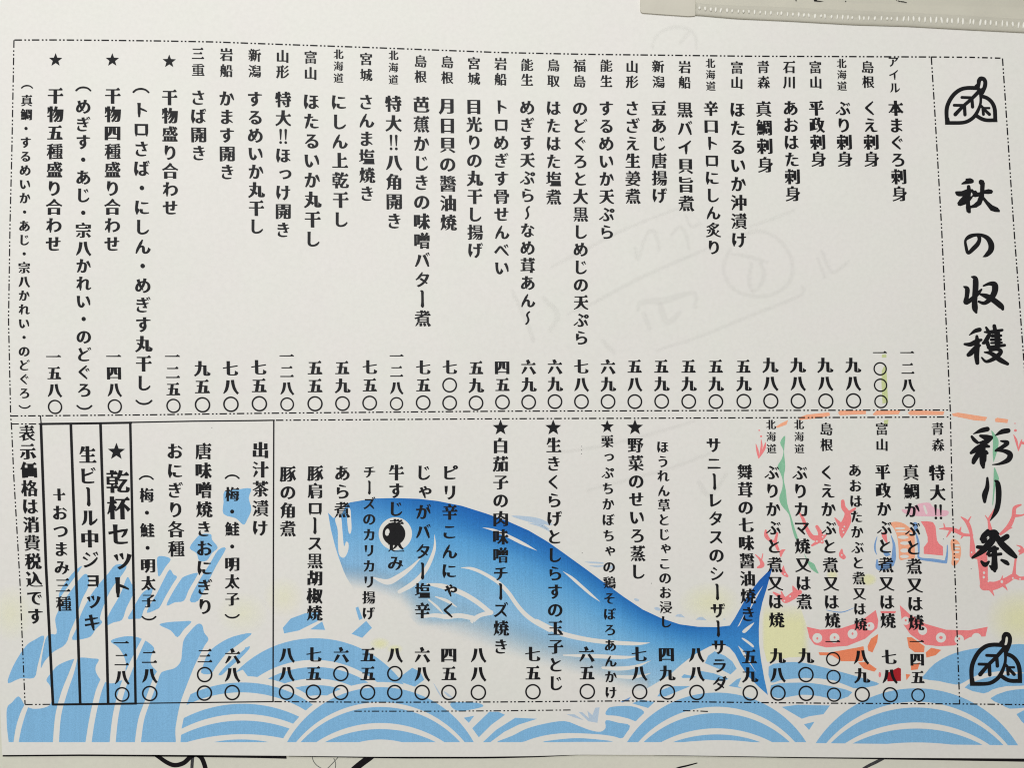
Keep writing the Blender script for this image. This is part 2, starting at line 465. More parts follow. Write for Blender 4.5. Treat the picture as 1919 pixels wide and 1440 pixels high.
ZU1, ZU2 = -0.00055, -0.00035
under1 = empty('scribbled_sheet', on_plane([(250, 1500)], ZU1)[0] * np.array((1, 1, 0)))
under1.location = (0, 0, 0)
tag(under1, 'pale scrap sheet under the menu at lower left with a thick black looped pen stroke', 'paper', 'scrap sheets under the menu')
slab('paper', [(-420, 1280), (700, 1280), (700, 2300), (-420, 2300)], ZU1, UNDER, under1)
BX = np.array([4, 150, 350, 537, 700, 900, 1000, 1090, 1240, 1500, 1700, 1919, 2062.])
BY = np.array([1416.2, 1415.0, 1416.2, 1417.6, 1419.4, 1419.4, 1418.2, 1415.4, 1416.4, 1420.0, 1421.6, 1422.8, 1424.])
def gap_shadow(parent, z, xs, th):  # shadow gap under the menu's lower edge, painted as a black strip
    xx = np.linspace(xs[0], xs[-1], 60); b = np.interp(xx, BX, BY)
    print_shape('gap_shadow_strip', [ccw(np.r_[np.c_[xx, b - 5], np.c_[xx, b + np.interp(xx, xs, th)][::-1]])], PEN_AND_SHADOW, parent, where=z, level=2)
gap_shadow(under1, ZU1, [5, 60, 350, 480, 537], [3.0, 3.0, 3.4, 4.6, 5.6])
print_shape('pen_stroke', [brush(M(L2, [(1120, 1235, 14), (1180, 1272, 15), (1250, 1320, 16), (1310, 1341, 17), (1375, 1325, 17), (1425, 1282, 17), (1465, 1262, 16), (1505, 1280, 17), (1530, 1330, 17), (1545, 1400, 17), (1540, 1480, 15)], 4))], PEN_AND_SHADOW, under1, where=ZU1, level=2)
print_shape('marker_smudge', [brush(M(L2, [(1445, 1280, 11), (1440, 1330, 12), (1436, 1420, 11)], 4))], FUZZY, under1, where=ZU1, level=1)
under2 = empty('scribbled_sheet', (0, 0, 0))
tag(under2, 'pale scrap sheet under the menu with thin grey pencil loops and short black slashes', 'paper', 'scrap sheets under the menu')
slab('paper', [(515, 1280), (2600, 1280), (2600, 2300), (760, 2300), (536, 1416)], ZU2, UNDER, under2)
gap_shadow(under2, ZU2, [541, 600, 690, 760, 930, 1040, 1084], [1.2, 1.6, 2.4, 3.4, 3.4, 1.8, 0.4])
gap_shadow(under2, ZU2, [1225, 1300, 1450, 1600, 1750, 1919, 2040], [0.5, 0.9, 1.8, 2.6, 4.0, 6.0, 6.4])
print_shape('pen_stroke', [brush(M(L4, [(990, 1225, 24), (940, 1275, 25), (880, 1320, 25), (815, 1372, 24), (760, 1420, 20)], 4))], PEN_AND_SHADOW, under2, where=ZU2, level=1)
print_shape('pen_stroke', [brush(M(L6, [(1545, 1325, 4), (1470, 1345, 6), (1400, 1362, 6), (1330, 1390, 4)], 4))], PEN_AND_SHADOW, under2, where=ZU2, level=1)
print_shape('pen_stroke', [brush(M(L8, [(990, 1215, 9), (930, 1245, 11), (870, 1275, 10), (800, 1320, 9)], 3.56))], FUZZY, under2, where=ZU2, level=1)
print_shape('pencil_loop', [brush(M(L4, [(498, 1270, 3.2), (512, 1315, 3.2), (545, 1350, 3.2), (600, 1372, 3.2), (650, 1330, 3.2), (700, 1275, 3.2)], 4)),
                            brush(M(L4, [(662, 1290, 3), (676, 1330, 3), (670, 1380, 3)], 4))], PENCIL, under2, where=ZU2, level=1)

# ------------------------------------------------------------------ the menu sheet
menu = empty('menu_sheet', (0, 0, 0))
tag(menu, 'white paper menu covered in columns of black Japanese writing with a blue fish and waves', 'menu')
bx, by = BX, BY
NX, NY = 170, 120
S, T = np.meshgrid(np.linspace(0, 1, NX), np.linspace(0, 1, NY))
left = 4 - 40 * (1 - T) * (0.55 + T * 0.9)
U = left + (2062 - left) * S
V = -46 + (np.interp(U, bx, by) + 46) * T
top = on_sheet(np.c_[U.ravel(), V.ravel()]); bot = top.copy(); bot[:, 2] -= 0.0001
F = []
N = NX * NY
for j in range(NY - 1):
    for i in range(NX - 1):
        a = j * NX + i; q = (a, a + NX, a + NX + 1, a + 1)
        F.append(q); F.append(tuple(N + k for k in q[::-1]))
edge = [i for i in range(NX)] + [j * NX + NX - 1 for j in range(1, NY)] + [(NY - 1) * NX + i for i in range(NX - 2, -1, -1)] + [j * NX for j in range(NY - 2, 0, -1)]
ne = len(edge); E0 = 2 * N
for k in range(ne): F.append((E0 + k, E0 + (k + 1) % ne, E0 + ne + (k + 1) % ne, E0 + ne + k))
mesh_obj('paper', np.r_[top, bot, top[edge], bot[edge]], F, PAPER, menu, smooth_=True)

# --- waves along the bottom: a painter's stack of bands (on = blue, off = bare paper)
def arch(cx, base, apex, hw):
    h = base - apex; R = (hw * hw + h * h) / (2 * h); cy = apex + R; a = math.asin(min(1, hw / R))
    if h > hw: a = math.pi - a
    t = np.linspace(-a, a, 40); return ccw(np.c_[cx + R * np.sin(t), cy - R * np.cos(t)])
WL = []
def on(p): WL.append((p, True))
def off(p): WL.append((p, False))
# far arches (left half)
on(arch(590, 1392, 1197, 204)); off(arch(588, 1392, 1237.5, 186)); on(arch(590, 1392, 1251, 182)); off(arch(590, 1392, 1272.5, 168)); on(arch(592, 1392, 1285, 150)); off(arch(600, 1392, 1304, 140))
off(poly([(330, 1240), (330, 1395), (398, 1395), (470, 1276), (455, 1256), (440, 1262)]))
off(arch(455, 1392, 1268, 204)); on(arch(455, 1392, 1280, 196)); off(arch(452, 1392, 1298.5, 186)); on(arch(455, 1392, 1320, 172)); off(arch(455, 1392, 1339, 154)); on(arch(455, 1392, 1351.5, 140)); off(arch(455, 1392, 1377, 105)); on(arch(452, 1392, 1387, 52))
# breaking crest
off(poly(M(L2, [(1100, 1180), (1100, 300), (1530, 270), (1615, 395), (1515, 590), (1455, 740), (1400, 880), (1362, 1060), (1352, 1180)])))
for p in ([(1520, 600), (1560, 500), (1640, 430), (1750, 375), (1885, 350), (1820, 410), (1700, 500), (1620, 600), (1580, 655), (1510, 650)],
          [(1640, 655), (1740, 550), (1858, 452), (1866, 470), (1800, 540), (1720, 610), (1665, 662)]): on(blob(M(L2, p), 3))
on(blob(M(L2, [(1480, 282), (1515, 290), (1530, 345), (1562, 395), (1530, 450), (1460, 590), (1400, 740), (1350, 880), (1315, 1060), (1294, 1235), (1050, 1235), (1075, 1050), (1120, 930), (1170, 780), (1200, 660), (1240, 632), (1310, 612), (1355, 560), (1365, 480), (1378, 400), (1425, 335)]), 4))
on(poly(M(L2, [(1055, 1168), (1302, 1168), (1302, 1120), (1065, 1120)])))
# lower wave with its uprights
on(blob(M(L2, [(65, 1160), (52, 1050), (52, 915), (90, 870), (140, 825), (185, 890), (220, 910), (260, 918), (330, 910), (380, 880), (388, 800), (372, 740), (348, 700), (390, 640), (430, 595), (500, 560), (570, 540), (620, 533), (690, 540), (740, 548), (717, 600), (722, 650), (765, 708), (830, 720), (880, 700), (940, 620), (935, 540), (890, 460), (830, 408), (930, 375), (1020, 378), (1075, 400), (1112, 420), (1155, 465), (1130, 530), (1135, 590), (1178, 640), (1195, 700), (1130, 900), (1080, 1050), (1060, 1160), (600, 1166)]), 4))
on(poly(M(L2, [(65, 1168), (1062, 1168), (1075, 1120), (60, 1120)])))
off(poly(M(L2, [(40, 1168), (1320, 1168), (1320, 1200), (40, 1200)]))); off(poly(M(L2, [(-60, 1010), (50, 1010), (52, 1060), (65, 1168), (65, 1200), (-60, 1200)])))
for b in ([(118, 1180, 19), (140, 1060, 21), (170, 960, 20), (200, 890, 16)],
          [(418, 1180, 23), (436, 970, 22), (480, 800, 22), (535, 650, 18), (572, 530, 10)],
          [(662, 1180, 23), (690, 1000, 22), (735, 800, 22), (778, 690, 20)],
          [(843, 1180, 23), (868, 960, 22), (920, 760, 22), (985, 590, 20), (1085, 380, 14)],
          [(1032, 1180, 23), (1058, 1000, 22), (1110, 850, 20), (1165, 700, 20), (1190, 640, 12)]): off(brush(M(L2, b, 4)))
off(ellipse(*L2(905, 640), 9.0, 17.0, rot=0.1)); off(blob(M(L2, [(728, 590), (790, 540), (880, 470), (935, 560), (935, 640), (880, 715), (800, 722), (735, 660)])))
for p in ([(60, 725), (80, 640), (130, 540), (200, 440), (260, 400), (330, 370), (310, 480), (280, 600), (255, 685), (150, 690)],
          [(352, 372), (415, 362), (490, 430), (400, 490), (335, 560), (305, 612), (322, 480)],
          [(1195, 287), (1260, 268), (1350, 262), (1435, 262), (1380, 320), (1330, 380), (1280, 330)]): on(blob(M(L2, p), 3))
for p in ([(270, 360), (245, 405), (170, 510), (105, 600), (60, 660), (55, 620), (110, 520), (200, 410)],
          [(300, 435), (335, 470), (330, 560), (270, 680), (215, 850), (160, 980), (115, 1100), (0, 1170), (-60, 1180), (-40, 1040), (30, 1000), (20, 900), (20, 850), (50, 780), (100, 690), (170, 590), (235, 500)],
          [(590, 350), (690, 355), (660, 430), (560, 560), (490, 700), (440, 850), (462, 895), (400, 960), (375, 1000), (330, 1040), (180, 1060), (215, 960), (260, 820), (330, 680), (380, 600), (450, 510), (520, 430)],
          [(700, 465), (740, 530), (775, 580), (750, 640), (690, 760), (650, 870), (570, 895), (490, 925), (530, 810), (600, 690), (650, 590)],
          [(860, 600), (940, 575), (900, 690), (850, 790), (830, 855), (770, 860), (705, 860), (740, 790), (800, 680)],
          [(1100, 395), (1135, 440), (1170, 465), (1130, 530), (1060, 650), (1010, 745), (980, 770), (885, 805), (920, 720), (980, 620), (1040, 500)],
          [(1360, 425), (1240, 460), (1200, 500), (1130, 610), (1070, 735), (1150, 705), (1235, 690), (1280, 590), (1350, 470)],
          [(1632, 196), (1560, 210), (1480, 340), (1380, 500), (1290, 685), (1370, 690), (1450, 540), (1540, 360)],
          [(985, 278), (1050, 270), (1110, 298), (1060, 370), (1000, 462), (985, 390)],
          [(1290, 190), (1350, 100), (1400, 60), (1490, 60), (1500, 110), (1555, 185), (1500, 240), (1450, 310), (1380, 310), (1355, 240)],
          ): on(blob(M(W5, p), 3))
on(blob([(421, 921), (445, 918), (470, 916), (466, 934), (471, 955), (463, 975), (456, 984), (442, 972), (419, 964), (419, 942)], 3))
for p in ([(280, 310), (340, 240), (450, 200), (560, 190), (540, 260), (400, 330), (290, 352)], [(485, 322), (575, 262), (597, 325)],
          [(825, 160), (845, 150), (878, 240), (852, 252)], [(795, 355), (905, 258), (948, 310), (875, 385)],
          [(1150, 685), (1250, 610), (1310, 640), (1340, 700), (1270, 752), (1180, 722)], [(0, 352), (48, 350), (0, 395), (-15, 380)],
          [(0, 455), (22, 460), (0, 490), (-12, 480)]): on(poly(M(L4, p)))
# middle stretch
for p in ([(155, 300), (260, 280), (205, 350)], [(240, 405), (410, 240), (500, 240), (567, 270), (430, 370), (305, 495)],
          [(340, 550), (480, 420), (670, 300), (888, 310), (700, 370), (560, 440), (412, 550)]): on(poly(M(Z6, p)))
on(blob(M(Z6, [(20, 170), (60, 145), (280, 150), (352, 180), (290, 205), (130, 232), (60, 215)]), 3))
on(blob(M(Z6, [(480, 548), (640, 480), (780, 410), (960, 360), (1160, 333), (1300, 380), (1420, 425), (1520, 440), (1572, 400), (1575, 325), (1700, 350), (1815, 380), (1745, 500), (1650, 485), (1500, 465), (1200, 452), (1000, 470), (850, 505), (710, 548)]), 3))
on(blob(M(Z6, [(940, 543), (1150, 512), (1350, 505), (1650, 538), (1300, 541)]), 3))
on(blob([(1135.5, 1340.6), (1138, 1331), (1147.7, 1325.6), (1183, 1324.5), (1207, 1335), (1195, 1352.5), (1177, 1347.5), (1155, 1342.5)], 3))
on(poly(M(F3, [(200, 975), (300, 935), (440, 960), (372, 1025)])))
for p in ([(470, 900), (520, 830), (620, 790), (830, 788), (680, 850), (560, 900)], [(730, 690), (760, 660), (900, 690), (850, 700), (745, 700)],
          [(985, 540), (1020, 460), (1090, 412), (1200, 460), (1280, 520), (1327, 600), (1262, 662), (1180, 620), (1080, 580)],
          [(930, 622), (1080, 650), (1240, 708), (1190, 738), (1050, 722), (930, 708)], [(1242, 788), (1330, 715), (1400, 690), (1470, 750), (1530, 800), (1500, 845), (1380, 810)]): on(poly(M(F3, p)))
# right stretch
for p in ([(150, 260), (230, 235), (320, 228), (400, 235), (550, 270), (700, 310), (850, 355), (917, 380), (850, 400), (740, 410), (600, 355), (400, 338), (230, 355), (165, 370)],
          [(165, 390), (300, 372), (450, 375), (600, 400), (730, 438), (640, 490), (500, 465), (380, 455), (260, 475), (182, 470)],
          [(1220, 345), (1235, 310), (1300, 240), (1400, 182), (1500, 150), (1620, 128), (1760, 116), (1990, 112), (1990, 290), (1900, 300), (1750, 292), (1600, 318), (1510, 365), (1450, 385), (1330, 360)],
          [(1508, 405), (1600, 355), (1720, 325), (1850, 312), (1990, 310), (1990, 385), (1800, 395), (1700, 420), (1640, 446)],
          [(1688, 480), (1800, 430), (1919, 415), (1990, 412), (1990, 545), (1920, 545), (1822, 552), (1760, 520)],
          [(1868, 590), (1990, 562), (1990, 700), (1960, 690)]): on(poly(catmull(M(R2, p), True, 2)))
for p in ([(240, 540), (350, 525), (575, 530), (530, 590), (430, 605), (380, 622)], [(395, 660), (467, 643), (430, 700)]): on(poly(M(R2, p)))
off(arch(712.8, 1392, 1279, 186)); 
for k, (ap, hw) in enumerate(((1288.8, 175), (1317, 158), (1326, 149.5), (1356, 120), (1367.5, 104), (1387, 40))): WL.append((arch(712.8, 1392, ap, hw), k % 2 == 0))
off(arch(1343, 1392, 1286.5, 180))
for k, (ap, hw) in enumerate(((1299, 168), (1325.5, 147), (1337.5, 137), (1366, 104), (1377.5, 82))): WL.append((arch(1343, 1392, ap, hw), k % 2 == 0))
off(arch(1717, 1398, 1279, 203))
for k, (ap, hw) in enumerate(((1291, 191), (1316, 172), (1327, 164), (1355, 139), (1366.5, 126), (1392.5, 77))): WL.append((arch(1717, 1398, ap, hw), k % 2 == 0))
off(poly(M(F3, [(1590, 560), (1640, 560), (1700, 900), (1665, 930), (1340, 790), (1400, 640)])))
# the fish's pale underside, anal fin and tail edge keep clear paper round them
off(poly([(-40, 1392), (1200, 1392), (1460, 1393), (2100, 1400), (2100, 1440), (-40, 1440)]))
print_shape('wave_print', None, BLUE, menu, level=1, step=22, layers=[(np.asarray(p), o) for p, o in WL])

# --- the fish
BACK = np.array(M(F1, [(285, 185), (400, 165), (500, 152), (650, 148), (850, 155), (1000, 172), (1200, 212), (1400, 275), (1570, 335), (1750, 415), (1880, 492)]) +
                M(F2, [(87, 255), (200, 335), (400, 480), (520, 570), (700, 700), (850, 800), (1000, 870), (1150, 920), (1300, 940), (1450, 943), (1560, 930)]))
BELLY = np.array([(600, 1060), (640, 1092), (700, 1104), (750, 1122), (790, 1165), (850, 1182), (930, 1212), (1000, 1236), (1100, 1262), (1180, 1288), (1240, 1300), (1310, 1320), (1440, 1420)])
fish_out = list(map(tuple, BACK)) + M(F2, [(1600, 870), (1700, 690), (1800, 560), (1900, 460)]) + [(1447.5, 1064.5), (1443, 1081), (1436, 1106), (1428.5, 1130.6), (1423.5, 1155), (1422, 1180), (1422.3, 1206), (1426, 1237), (1432, 1271), (1439, 1303.5)] + \
    M(F3, [(1560, 790), (1450, 680), (1370, 560), (1310, 440), (1250, 370), (1180, 335), (1110, 332), (1030, 362), (900, 430), (800, 500), (700, 580), (600, 670), (500, 730), (400, 790), (330, 830)]) + \
    [(1150, 1300), (1050, 1280), (980, 1262), (900, 1228), (850, 1200), (800, 1190), (760, 1150), (700, 1118), (665, 1108)] + M(F1, [(260, 800), (235, 745), (190, 620), (165, 540), (130, 400), (108, 268), (150, 312), (215, 290), (250, 215)])
def FB(pts): return brush(M(F1, [(x, y, r * 0.5) for x, y, r in pts], 4.361))
def FC(pts): return brush(M(F2, [(x, y, r * 0.5) for x, y, r in pts], 4.361))
fish_neg = [blob(M(F1, [(165, 318), (212, 300), (226, 420), (238, 540), (255, 505), (275, 520), (272, 580), (245, 632), (215, 632), (195, 600), (188, 520), (186, 410)])),
            blob(M(F1, [(266, 235), (290, 240), (297, 320), (300, 400), (290, 440), (276, 430), (268, 380), (262, 300)])),
            FB([(978, 447, 2), (978, 560, 24), (935, 680, 34), (880, 770, 38), (800, 850, 44), (690, 915, 30)]),
            FB([(862, 640, 8), (780, 722, 30), (680, 795, 44), (590, 835, 46), (480, 800, 12)]),
            FB([(1372, 390, 2), (1460, 410, 20), (1570, 455, 26), (1700, 520, 26), (1815, 578, 2)]),
            FB([(1195, 718, 4), (1280, 725, 24), (1380, 765, 28), (1500, 840, 30), (1580, 920, 32), (1650, 1020, 34), (1720, 1100, 36), (1800, 1160, 38), (1919, 1225, 40)]),
            FC([(-20, 895, 40), (100, 955, 38), (200, 1000, 40), (400, 1045, 38), (600, 1068, 36), (800, 1078, 28), (908, 1070, 2)]),
            FC([(195, 485, 2), (270, 540, 22), (350, 610, 24), (430, 680, 20), (500, 735, 2)]),
            FB([(920, 852, 16), (1050, 872, 44), (1200, 925, 42), (1320, 995, 40), (1430, 1082, 38)]),
            FB([(1440, 1085, 40), (1350, 1108, 34), (1290, 1150, 40), (1290, 1170, 8)]),
            FB([(985, 955, 8), (1080, 990, 26), (1162, 1042, 4)]), FB([(930, 980, 12), (1000, 1040, 20), (1050, 1095, 4)]),
            FB([(880, 1120, 20), (980, 1108, 34), (1080, 1120, 40), (1180, 1110, 40), (1290, 1130, 40)]),
            FC([(200, 1172, 10), (450, 1180, 34), (700, 1190, 26), (815, 1178, 2)]), FC([(520, 1275, 20), (650, 1282, 34), (780, 1268, 28), (915, 1217, 2)]),
            FC([(620, 1345, 20), (740, 1352, 30), (840, 1340, 20), (915, 1318, 2)]),
            poly(M(F3, [(1335, 150), (1420, -10), (1400, 40), (1360, 130)])), blob(M(F3, [(1388, 205), (1400, 180), (1450, 140), (1518, 100), (1480, 155), (1420, 212)]), 3),
            blob(M(F3, [(1382, 275), (1400, 268), (1460, 305), (1510, 348), (1505, 372), (1450, 330)]), 3),
            poly(M(F3, [(1340, 348), (1400, 400), (1440, 470), (1490, 560), (1542, 645), (1480, 560), (1400, 460)])),
            poly([(1430, 1098), (1418, 1121), (1404, 1146), (1411, 1124)])]
def fish_color(v):
    yb = np.interp(v[:, 0], BACK[:, 0], BACK[:, 1]); yl = np.interp(v[:, 0], BELLY[:, 0], BELLY[:, 1])
    t = np.clip((v[:, 1] - yb) / np.maximum(yl - yb, 20), 0, 1.3)
    stops = [0, .12, .3, .5, .72, .9, 1.0, 1.3]
    cs = np.array([(34, 108, 182), (54, 130, 196), (90, 160, 213), (120, 178, 218), (140, 186, 220), (156, 197, 224), (180, 208, 228), (200, 215, 228)])
    c = np.stack([np.interp(t, stops, cs[:, k]) for k in range(3)], 1)
    head = np.clip((760 - v[:, 0]) / 130, 0, 1)[:, None]; c = c * (1 - head * 0.6) + np.array((120, 172, 215)) * head * 0.6
    mid = np.exp(-((v[:, 0] - 930) / 110) ** 2)[:, None] * np.clip(1 - t / .25, 0, 1)[:, None]; c = c * (1 - mid * .6) + np.array((20, 92, 176)) * mid * .6
    tail = np.clip((v[:, 0] - 1290) / 90, 0, 1)[:, None]; up = np.clip((1200 - v[:, 1]) / 140, 0, 1)[:, None]
    c = c * (1 - tail * .85) + (np.array((56, 132, 200)) * (1 - up) + np.array((24, 84, 168)) * up) * tail * .85
    a = np.clip((1.04 - t) / 0.30, 0, 1); a = np.maximum(a, tail[:, 0]); a = np.where((v[:, 0] > 1215), 1.0, a)
    pec = np.clip((v[:, 0] - 765) / 45, 0, 1) * np.clip((940 - v[:, 0]) / 30, 0, 1) * np.clip((1176 - v[:, 1]) / 16, 0, 1) * (v[:, 1] > 1090); a = np.maximum(a, 0.85 * pec)
    L = c / 255.0; L = np.where(L <= 0.04045, L / 12.92, ((L + 0.055) / 1.055) ** 2.4) * ALB
    return np.c_[np.minimum(L, 1), a]
fish = print_shape('fish_print', [ccw(fish_out)], GRADED, menu, neg=fish_neg + [ellipse(740.8, 1001, 31.4, 31.0, n=40)], level=2, step=7, color=fish_color)
tag(fish, 'large blue printed fish with a round black eye')
print_shape('eye', [ellipse(738.2, 1001, 21.4, n=40)], BLACK, fish, neg=[ellipse(*F1(592, 428), 4.2, 6.8, n=20, rot=0.15)], level=3)
def pale(seen, a):
    l = np.minimum(1, np.array(lin(seen)) * ALB); return lambda v: np.tile(np.r_[l, a], (len(v), 1))
for p_ in [blob([(958, 967.5), (985, 968), (1010, 972), (1026, 979), (1036, 983), (1028, 985), (1018, 983), (1030, 992), (1024, 992), (1010, 984), (985, 977)], 3),
                          brush([(990, 981, .4), (1012, 986, 2), (1030, 996, 1)]), brush([(1096, 1054, .4), (1112, 1055, 1.6), (1130, 1056, 1.4)]), brush([(1105, 1061, .4), (1120, 1062, 1.8), (1132, 1061, 1)]),
                          brush([(1138, 1066, 1), (1145, 1064, 3), (1150, 1060, 1)]), ellipse(1193, 1125, 5, 2.4, rot=.3), ellipse(1232, 1142, 6, 3, rot=.3),
                          poly(M(F2, [(1110, 855), (1130, 838), (1160, 835), (1196, 865)])), poly(M(F2, [(1280, 882), (1305, 862), (1335, 858), (1372, 887)])), ellipse(*F2(1515, 878), 2, 1),
                          poly(M(Z6, [(1180, 265), (1260, 265), (1355, 325), (1270, 300)])), poly(M(Z6, [(1300, 240), (1340, 245), (1405, 305), (1390, 230), (1440, 275), (1468, 200), (1512, 195), (1490, 350), (1400, 335)])),
                          brush(M(L4, [(1410, 725, 1), (1440, 780, 5), (1470, 830, 3)], 4)), brush(M(L4, [(1490, 790, 3), (1520, 815, 9), (1550, 835, 3)], 4))]: print_shape('fin_print', [p_], PALEBL, menu, level=1)
print_shape('fin_print', [poly(M(Z6, [(1720, 140), (1825, 90), (1800, 125), (1740, 147)]))], SLATE, menu, level=3)

# --- yellow glows printed behind the ship and above the waves
YL = np.minimum(1, np.array(lin((246, 244, 192))) * ALB)
def glow(cx, cy, rx, ry, strength, soft=0.55):
    def col(v):
        d = np.sqrt(((v[:, 0] - cx) / rx) ** 2 + ((v[:, 1] - cy) / ry) ** 2)
        a = strength * np.clip((1 - d) / soft, 0, 1); return np.c_[np.tile(YL, (len(v), 1)), a]
    print_shape('yellow_glow', [ellipse(cx, cy, rx, ry, n=40)], GLOWINK, menu, level=0.5, step=max(4, min(rx, ry) / 5), color=col)
for g in ((1627, 1087, 17, 12, .65), (1560, 1078, 12, 10, .5), (1912, 1160, 66, 58, .5, .8), (712, 1207, 20, 12, .6, .9), (1330, 1130, 60, 40, .32, .9), (740, 1217, 16, 9, .6, .9),
          (532, 1120, 40, 40, .22, .95), (20, 1150, 45, 55, .22, .95), (455, 1150, 50, 40, .18, .95)): glow(*g)
def ycol(v):
    d = np.minimum(np.minimum((v[:, 0] - 1428) / 6, (1516 - v[:, 0]) / 14), np.minimum((v[:, 1] - 1132) / 38, 20)); return np.c_[np.tile(YL, (len(v), 1)), np.clip(d, 0, 1) * .7]
print_shape('yellow_glow', [poly(M(L8, [(175, 170), (320, 170), (430, 215), (470, 335), (490, 430), (530, 500), (470, 540), (350, 545), (205, 575), (180, 480), (165, 320)]))], GLOWINK, menu, level=0.6, step=5, color=ycol)

# --- coral, seaweed, rainbow dashes, treasures and ship
def BR(fn, s, *strokes): return [brush(M(fn, st, s)) for st in strokes]
coral_r = BR(C5, 6, [(1440, 830, 60), (1455, 1000, 52), (1460, 1100, 48), (1475, 1190, 50)], [(1470, 1190, 55), (1590, 1190, 45), (1720, 1130, 36), (1800, 1085, 30), (1870, 1108, 20), (1990, 1095, 20)],
    [(1530, 1210, 30), (1555, 1260, 14), (1578, 1305, 3)], [(1680, 1180, 22), (1710, 1215, 10), (1727, 1243, 3)], [(1660, 1130, 15), (1675, 1078, 3)],
    [(1800, 1090, 26), (1810, 980, 14), (1822, 880, 12)], [(1895, 800, 26), (1882, 755, 12), (1832, 735, 4)], [(1865, 800, 16), (1930, 785, 14), (1990, 770, 10)], [(1890, 810, 20), (1860, 840, 5)],
    [(1335, 850, 32), (1335, 760, 30), (1325, 640, 16), (1310, 560, 20), (1270, 470, 20), (1206, 416, 5)], [(1285, 470, 14), (1300, 440, 8), (1318, 412, 5)],
    [(1330, 622, 15), (1230, 615, 17), (1150, 572, 24), (1060, 550, 18), (965, 550, 5)], [(1025, 545, 12), (1012, 488, 4)], [(1080, 585, 14), (1045, 642, 5)], [(1195, 565, 12), (1206, 530, 4)], [(1230, 622, 14), (1205, 660, 4)],
    [(1545, 610, 30), (1522, 490, 15), (1520, 440, 13), (1560, 370, 10), (1582, 330, 8)], [(1515, 455, 10), (1478, 398, 4)],
    [(1650, 610, 14), (1740, 528, 26), (1790, 430, 22), (1800, 380, 22), (1812, 312, 20), (1878, 280, 10)], [(1800, 402, 20), (1880, 400, 10), (1960, 370, 6)], [(1745, 545, 14), (1780, 537, 4)],
    [(1340, 850, 32), (1450, 860, 46)])
dots_r = [ellipse(*C5(x, y), r / 6, r / 5, n=12) for x, y, r in ((1465, 1045, 13), (1462, 1095, 13), (1515, 1140, 11), (1665, 1145, 15), (1790, 1105, 10), (1870, 1115, 10), (1325, 815, 9))]
print_shape('coral_print', coral_r + BR(L7, 3.56, [(1850, 268, 2), (1868, 310, 8), (1882, 375, 2)], [(1905, 300, 3), (1895, 330, 7), (1882, 372, 3)], [(1900, 320, 8), (1940, 330, 10)]) + [ellipse(*L7(1862, 239), 2.6, n=12), ellipse(*L7(1859, 192), 1.2, n=10)], CORAL, menu, neg=dots_r, level=2)
coral_l = BR(C6, 6, [(1196, 240, 20), (1205, 310, 26), (1245, 370, 30), (1245, 450, 48), (1205, 540, 50), (1190, 610, 30), (1188, 652, 5)], [(1255, 375, 20), (1335, 322, 12)], [(1165, 500, 26), (1108, 428, 6)],
    [(706, 365, 8), (750, 440, 18), (790, 545, 20), (850, 640, 26), (930, 665, 36), (965, 700, 18)], [(905, 525, 18), (940, 590, 24), (950, 655, 30)], [(935, 685, 22), (852, 737, 12)], [(975, 645, 22), (1015, 615, 6)],
    [(330, 570, 12), (336, 630, 22), (380, 680, 15), (432, 692, 14)], [(460, 600, 12), (440, 700, 18), (470, 785, 15)], [(500, 860, 8), (508, 810, 22), (548, 785, 4)],
    [(215, 842, 5), (270, 900, 14), (290, 960, 26), (240, 985, 10)], [(298, 832, 5), (282, 905, 8)], [(530, 968, 4), (530, 1040, 26), (572, 1082, 14)],
    [(1185, 785, 10), (1180, 840, 28), (1205, 868, 26)], [(418, 1268, 10), (520, 1330, 28), (560, 1352, 34), (650, 1295, 40), (712, 1262, 26)], [(505, 1260, 8), (530, 1320, 16)], [(634, 1196, 6), (662, 1255, 32)])
dots_l = [ellipse(*C6(x, y), 1.7, n=10) for x, y in ((1215, 525), (1195, 555), (1205, 590), (905, 690), (960, 690), (970, 640), (1185, 845), (545, 1060), (605, 1310), (540, 1360))]
print_shape('coral_print', coral_l + BR(L7, 3.56, [(130, 330, 2), (142, 380, 8), (148, 425, 2)], [(165, 300, 2), (168, 350, 7), (152, 415, 2)], [(195, 320, 2), (185, 360, 9), (152, 422, 2)]) + [ellipse(*L7(165, 278), 2, n=10), ellipse(*L7(152, 238), 1.5, n=10)], CORAL, menu, neg=dots_l, level=2)
print_shape('seaweed_print', [blob(M(L7, [(326, 275), (292, 320), (314, 375), (302, 430), (275, 478), (292, 520), (308, 570), (306, 625), (286, 690), (302, 740), (350, 800), (368, 880), (392, 960), (412, 965), (388, 890), (366, 815), (340, 730), (330, 640), (316, 560), (326, 480), (318, 380)]), 3),
      blob(M(L7, [(450, 1055), (478, 1105), (518, 1130), (532, 1160), (548, 1196), (500, 1165), (472, 1115)]), 3)], GREEN, menu, level=1.5)
def A8(x, y): return (1780 + x / 4.8, 780 + y / 4.8)
print_shape('seaweed_print', [blob(M(A8, [(374, 130), (402, 160), (438, 220), (430, 300), (400, 400), (392, 410), (386, 330), (388, 240), (382, 180)]), 3), blob(M(A8, [(400, 462), (426, 515), (442, 572), (412, 620), (390, 795), (383, 780), (392, 640), (394, 540)]), 3)], GREEN, menu, level=1.5)
print_shape('seaweed_print', [poly(M(C8, [(972, 872), (1000, 868), (1002, 890), (970, 892)])), poly(M(C8, [(985, 950), (1000, 945), (1012, 1190), (975, 1200), (968, 1060), (970, 980)])), poly(M(C8, [(985, 1310), (1015, 1305), (1010, 1335), (985, 1340)]))], OLIVE, menu, level=1.5)
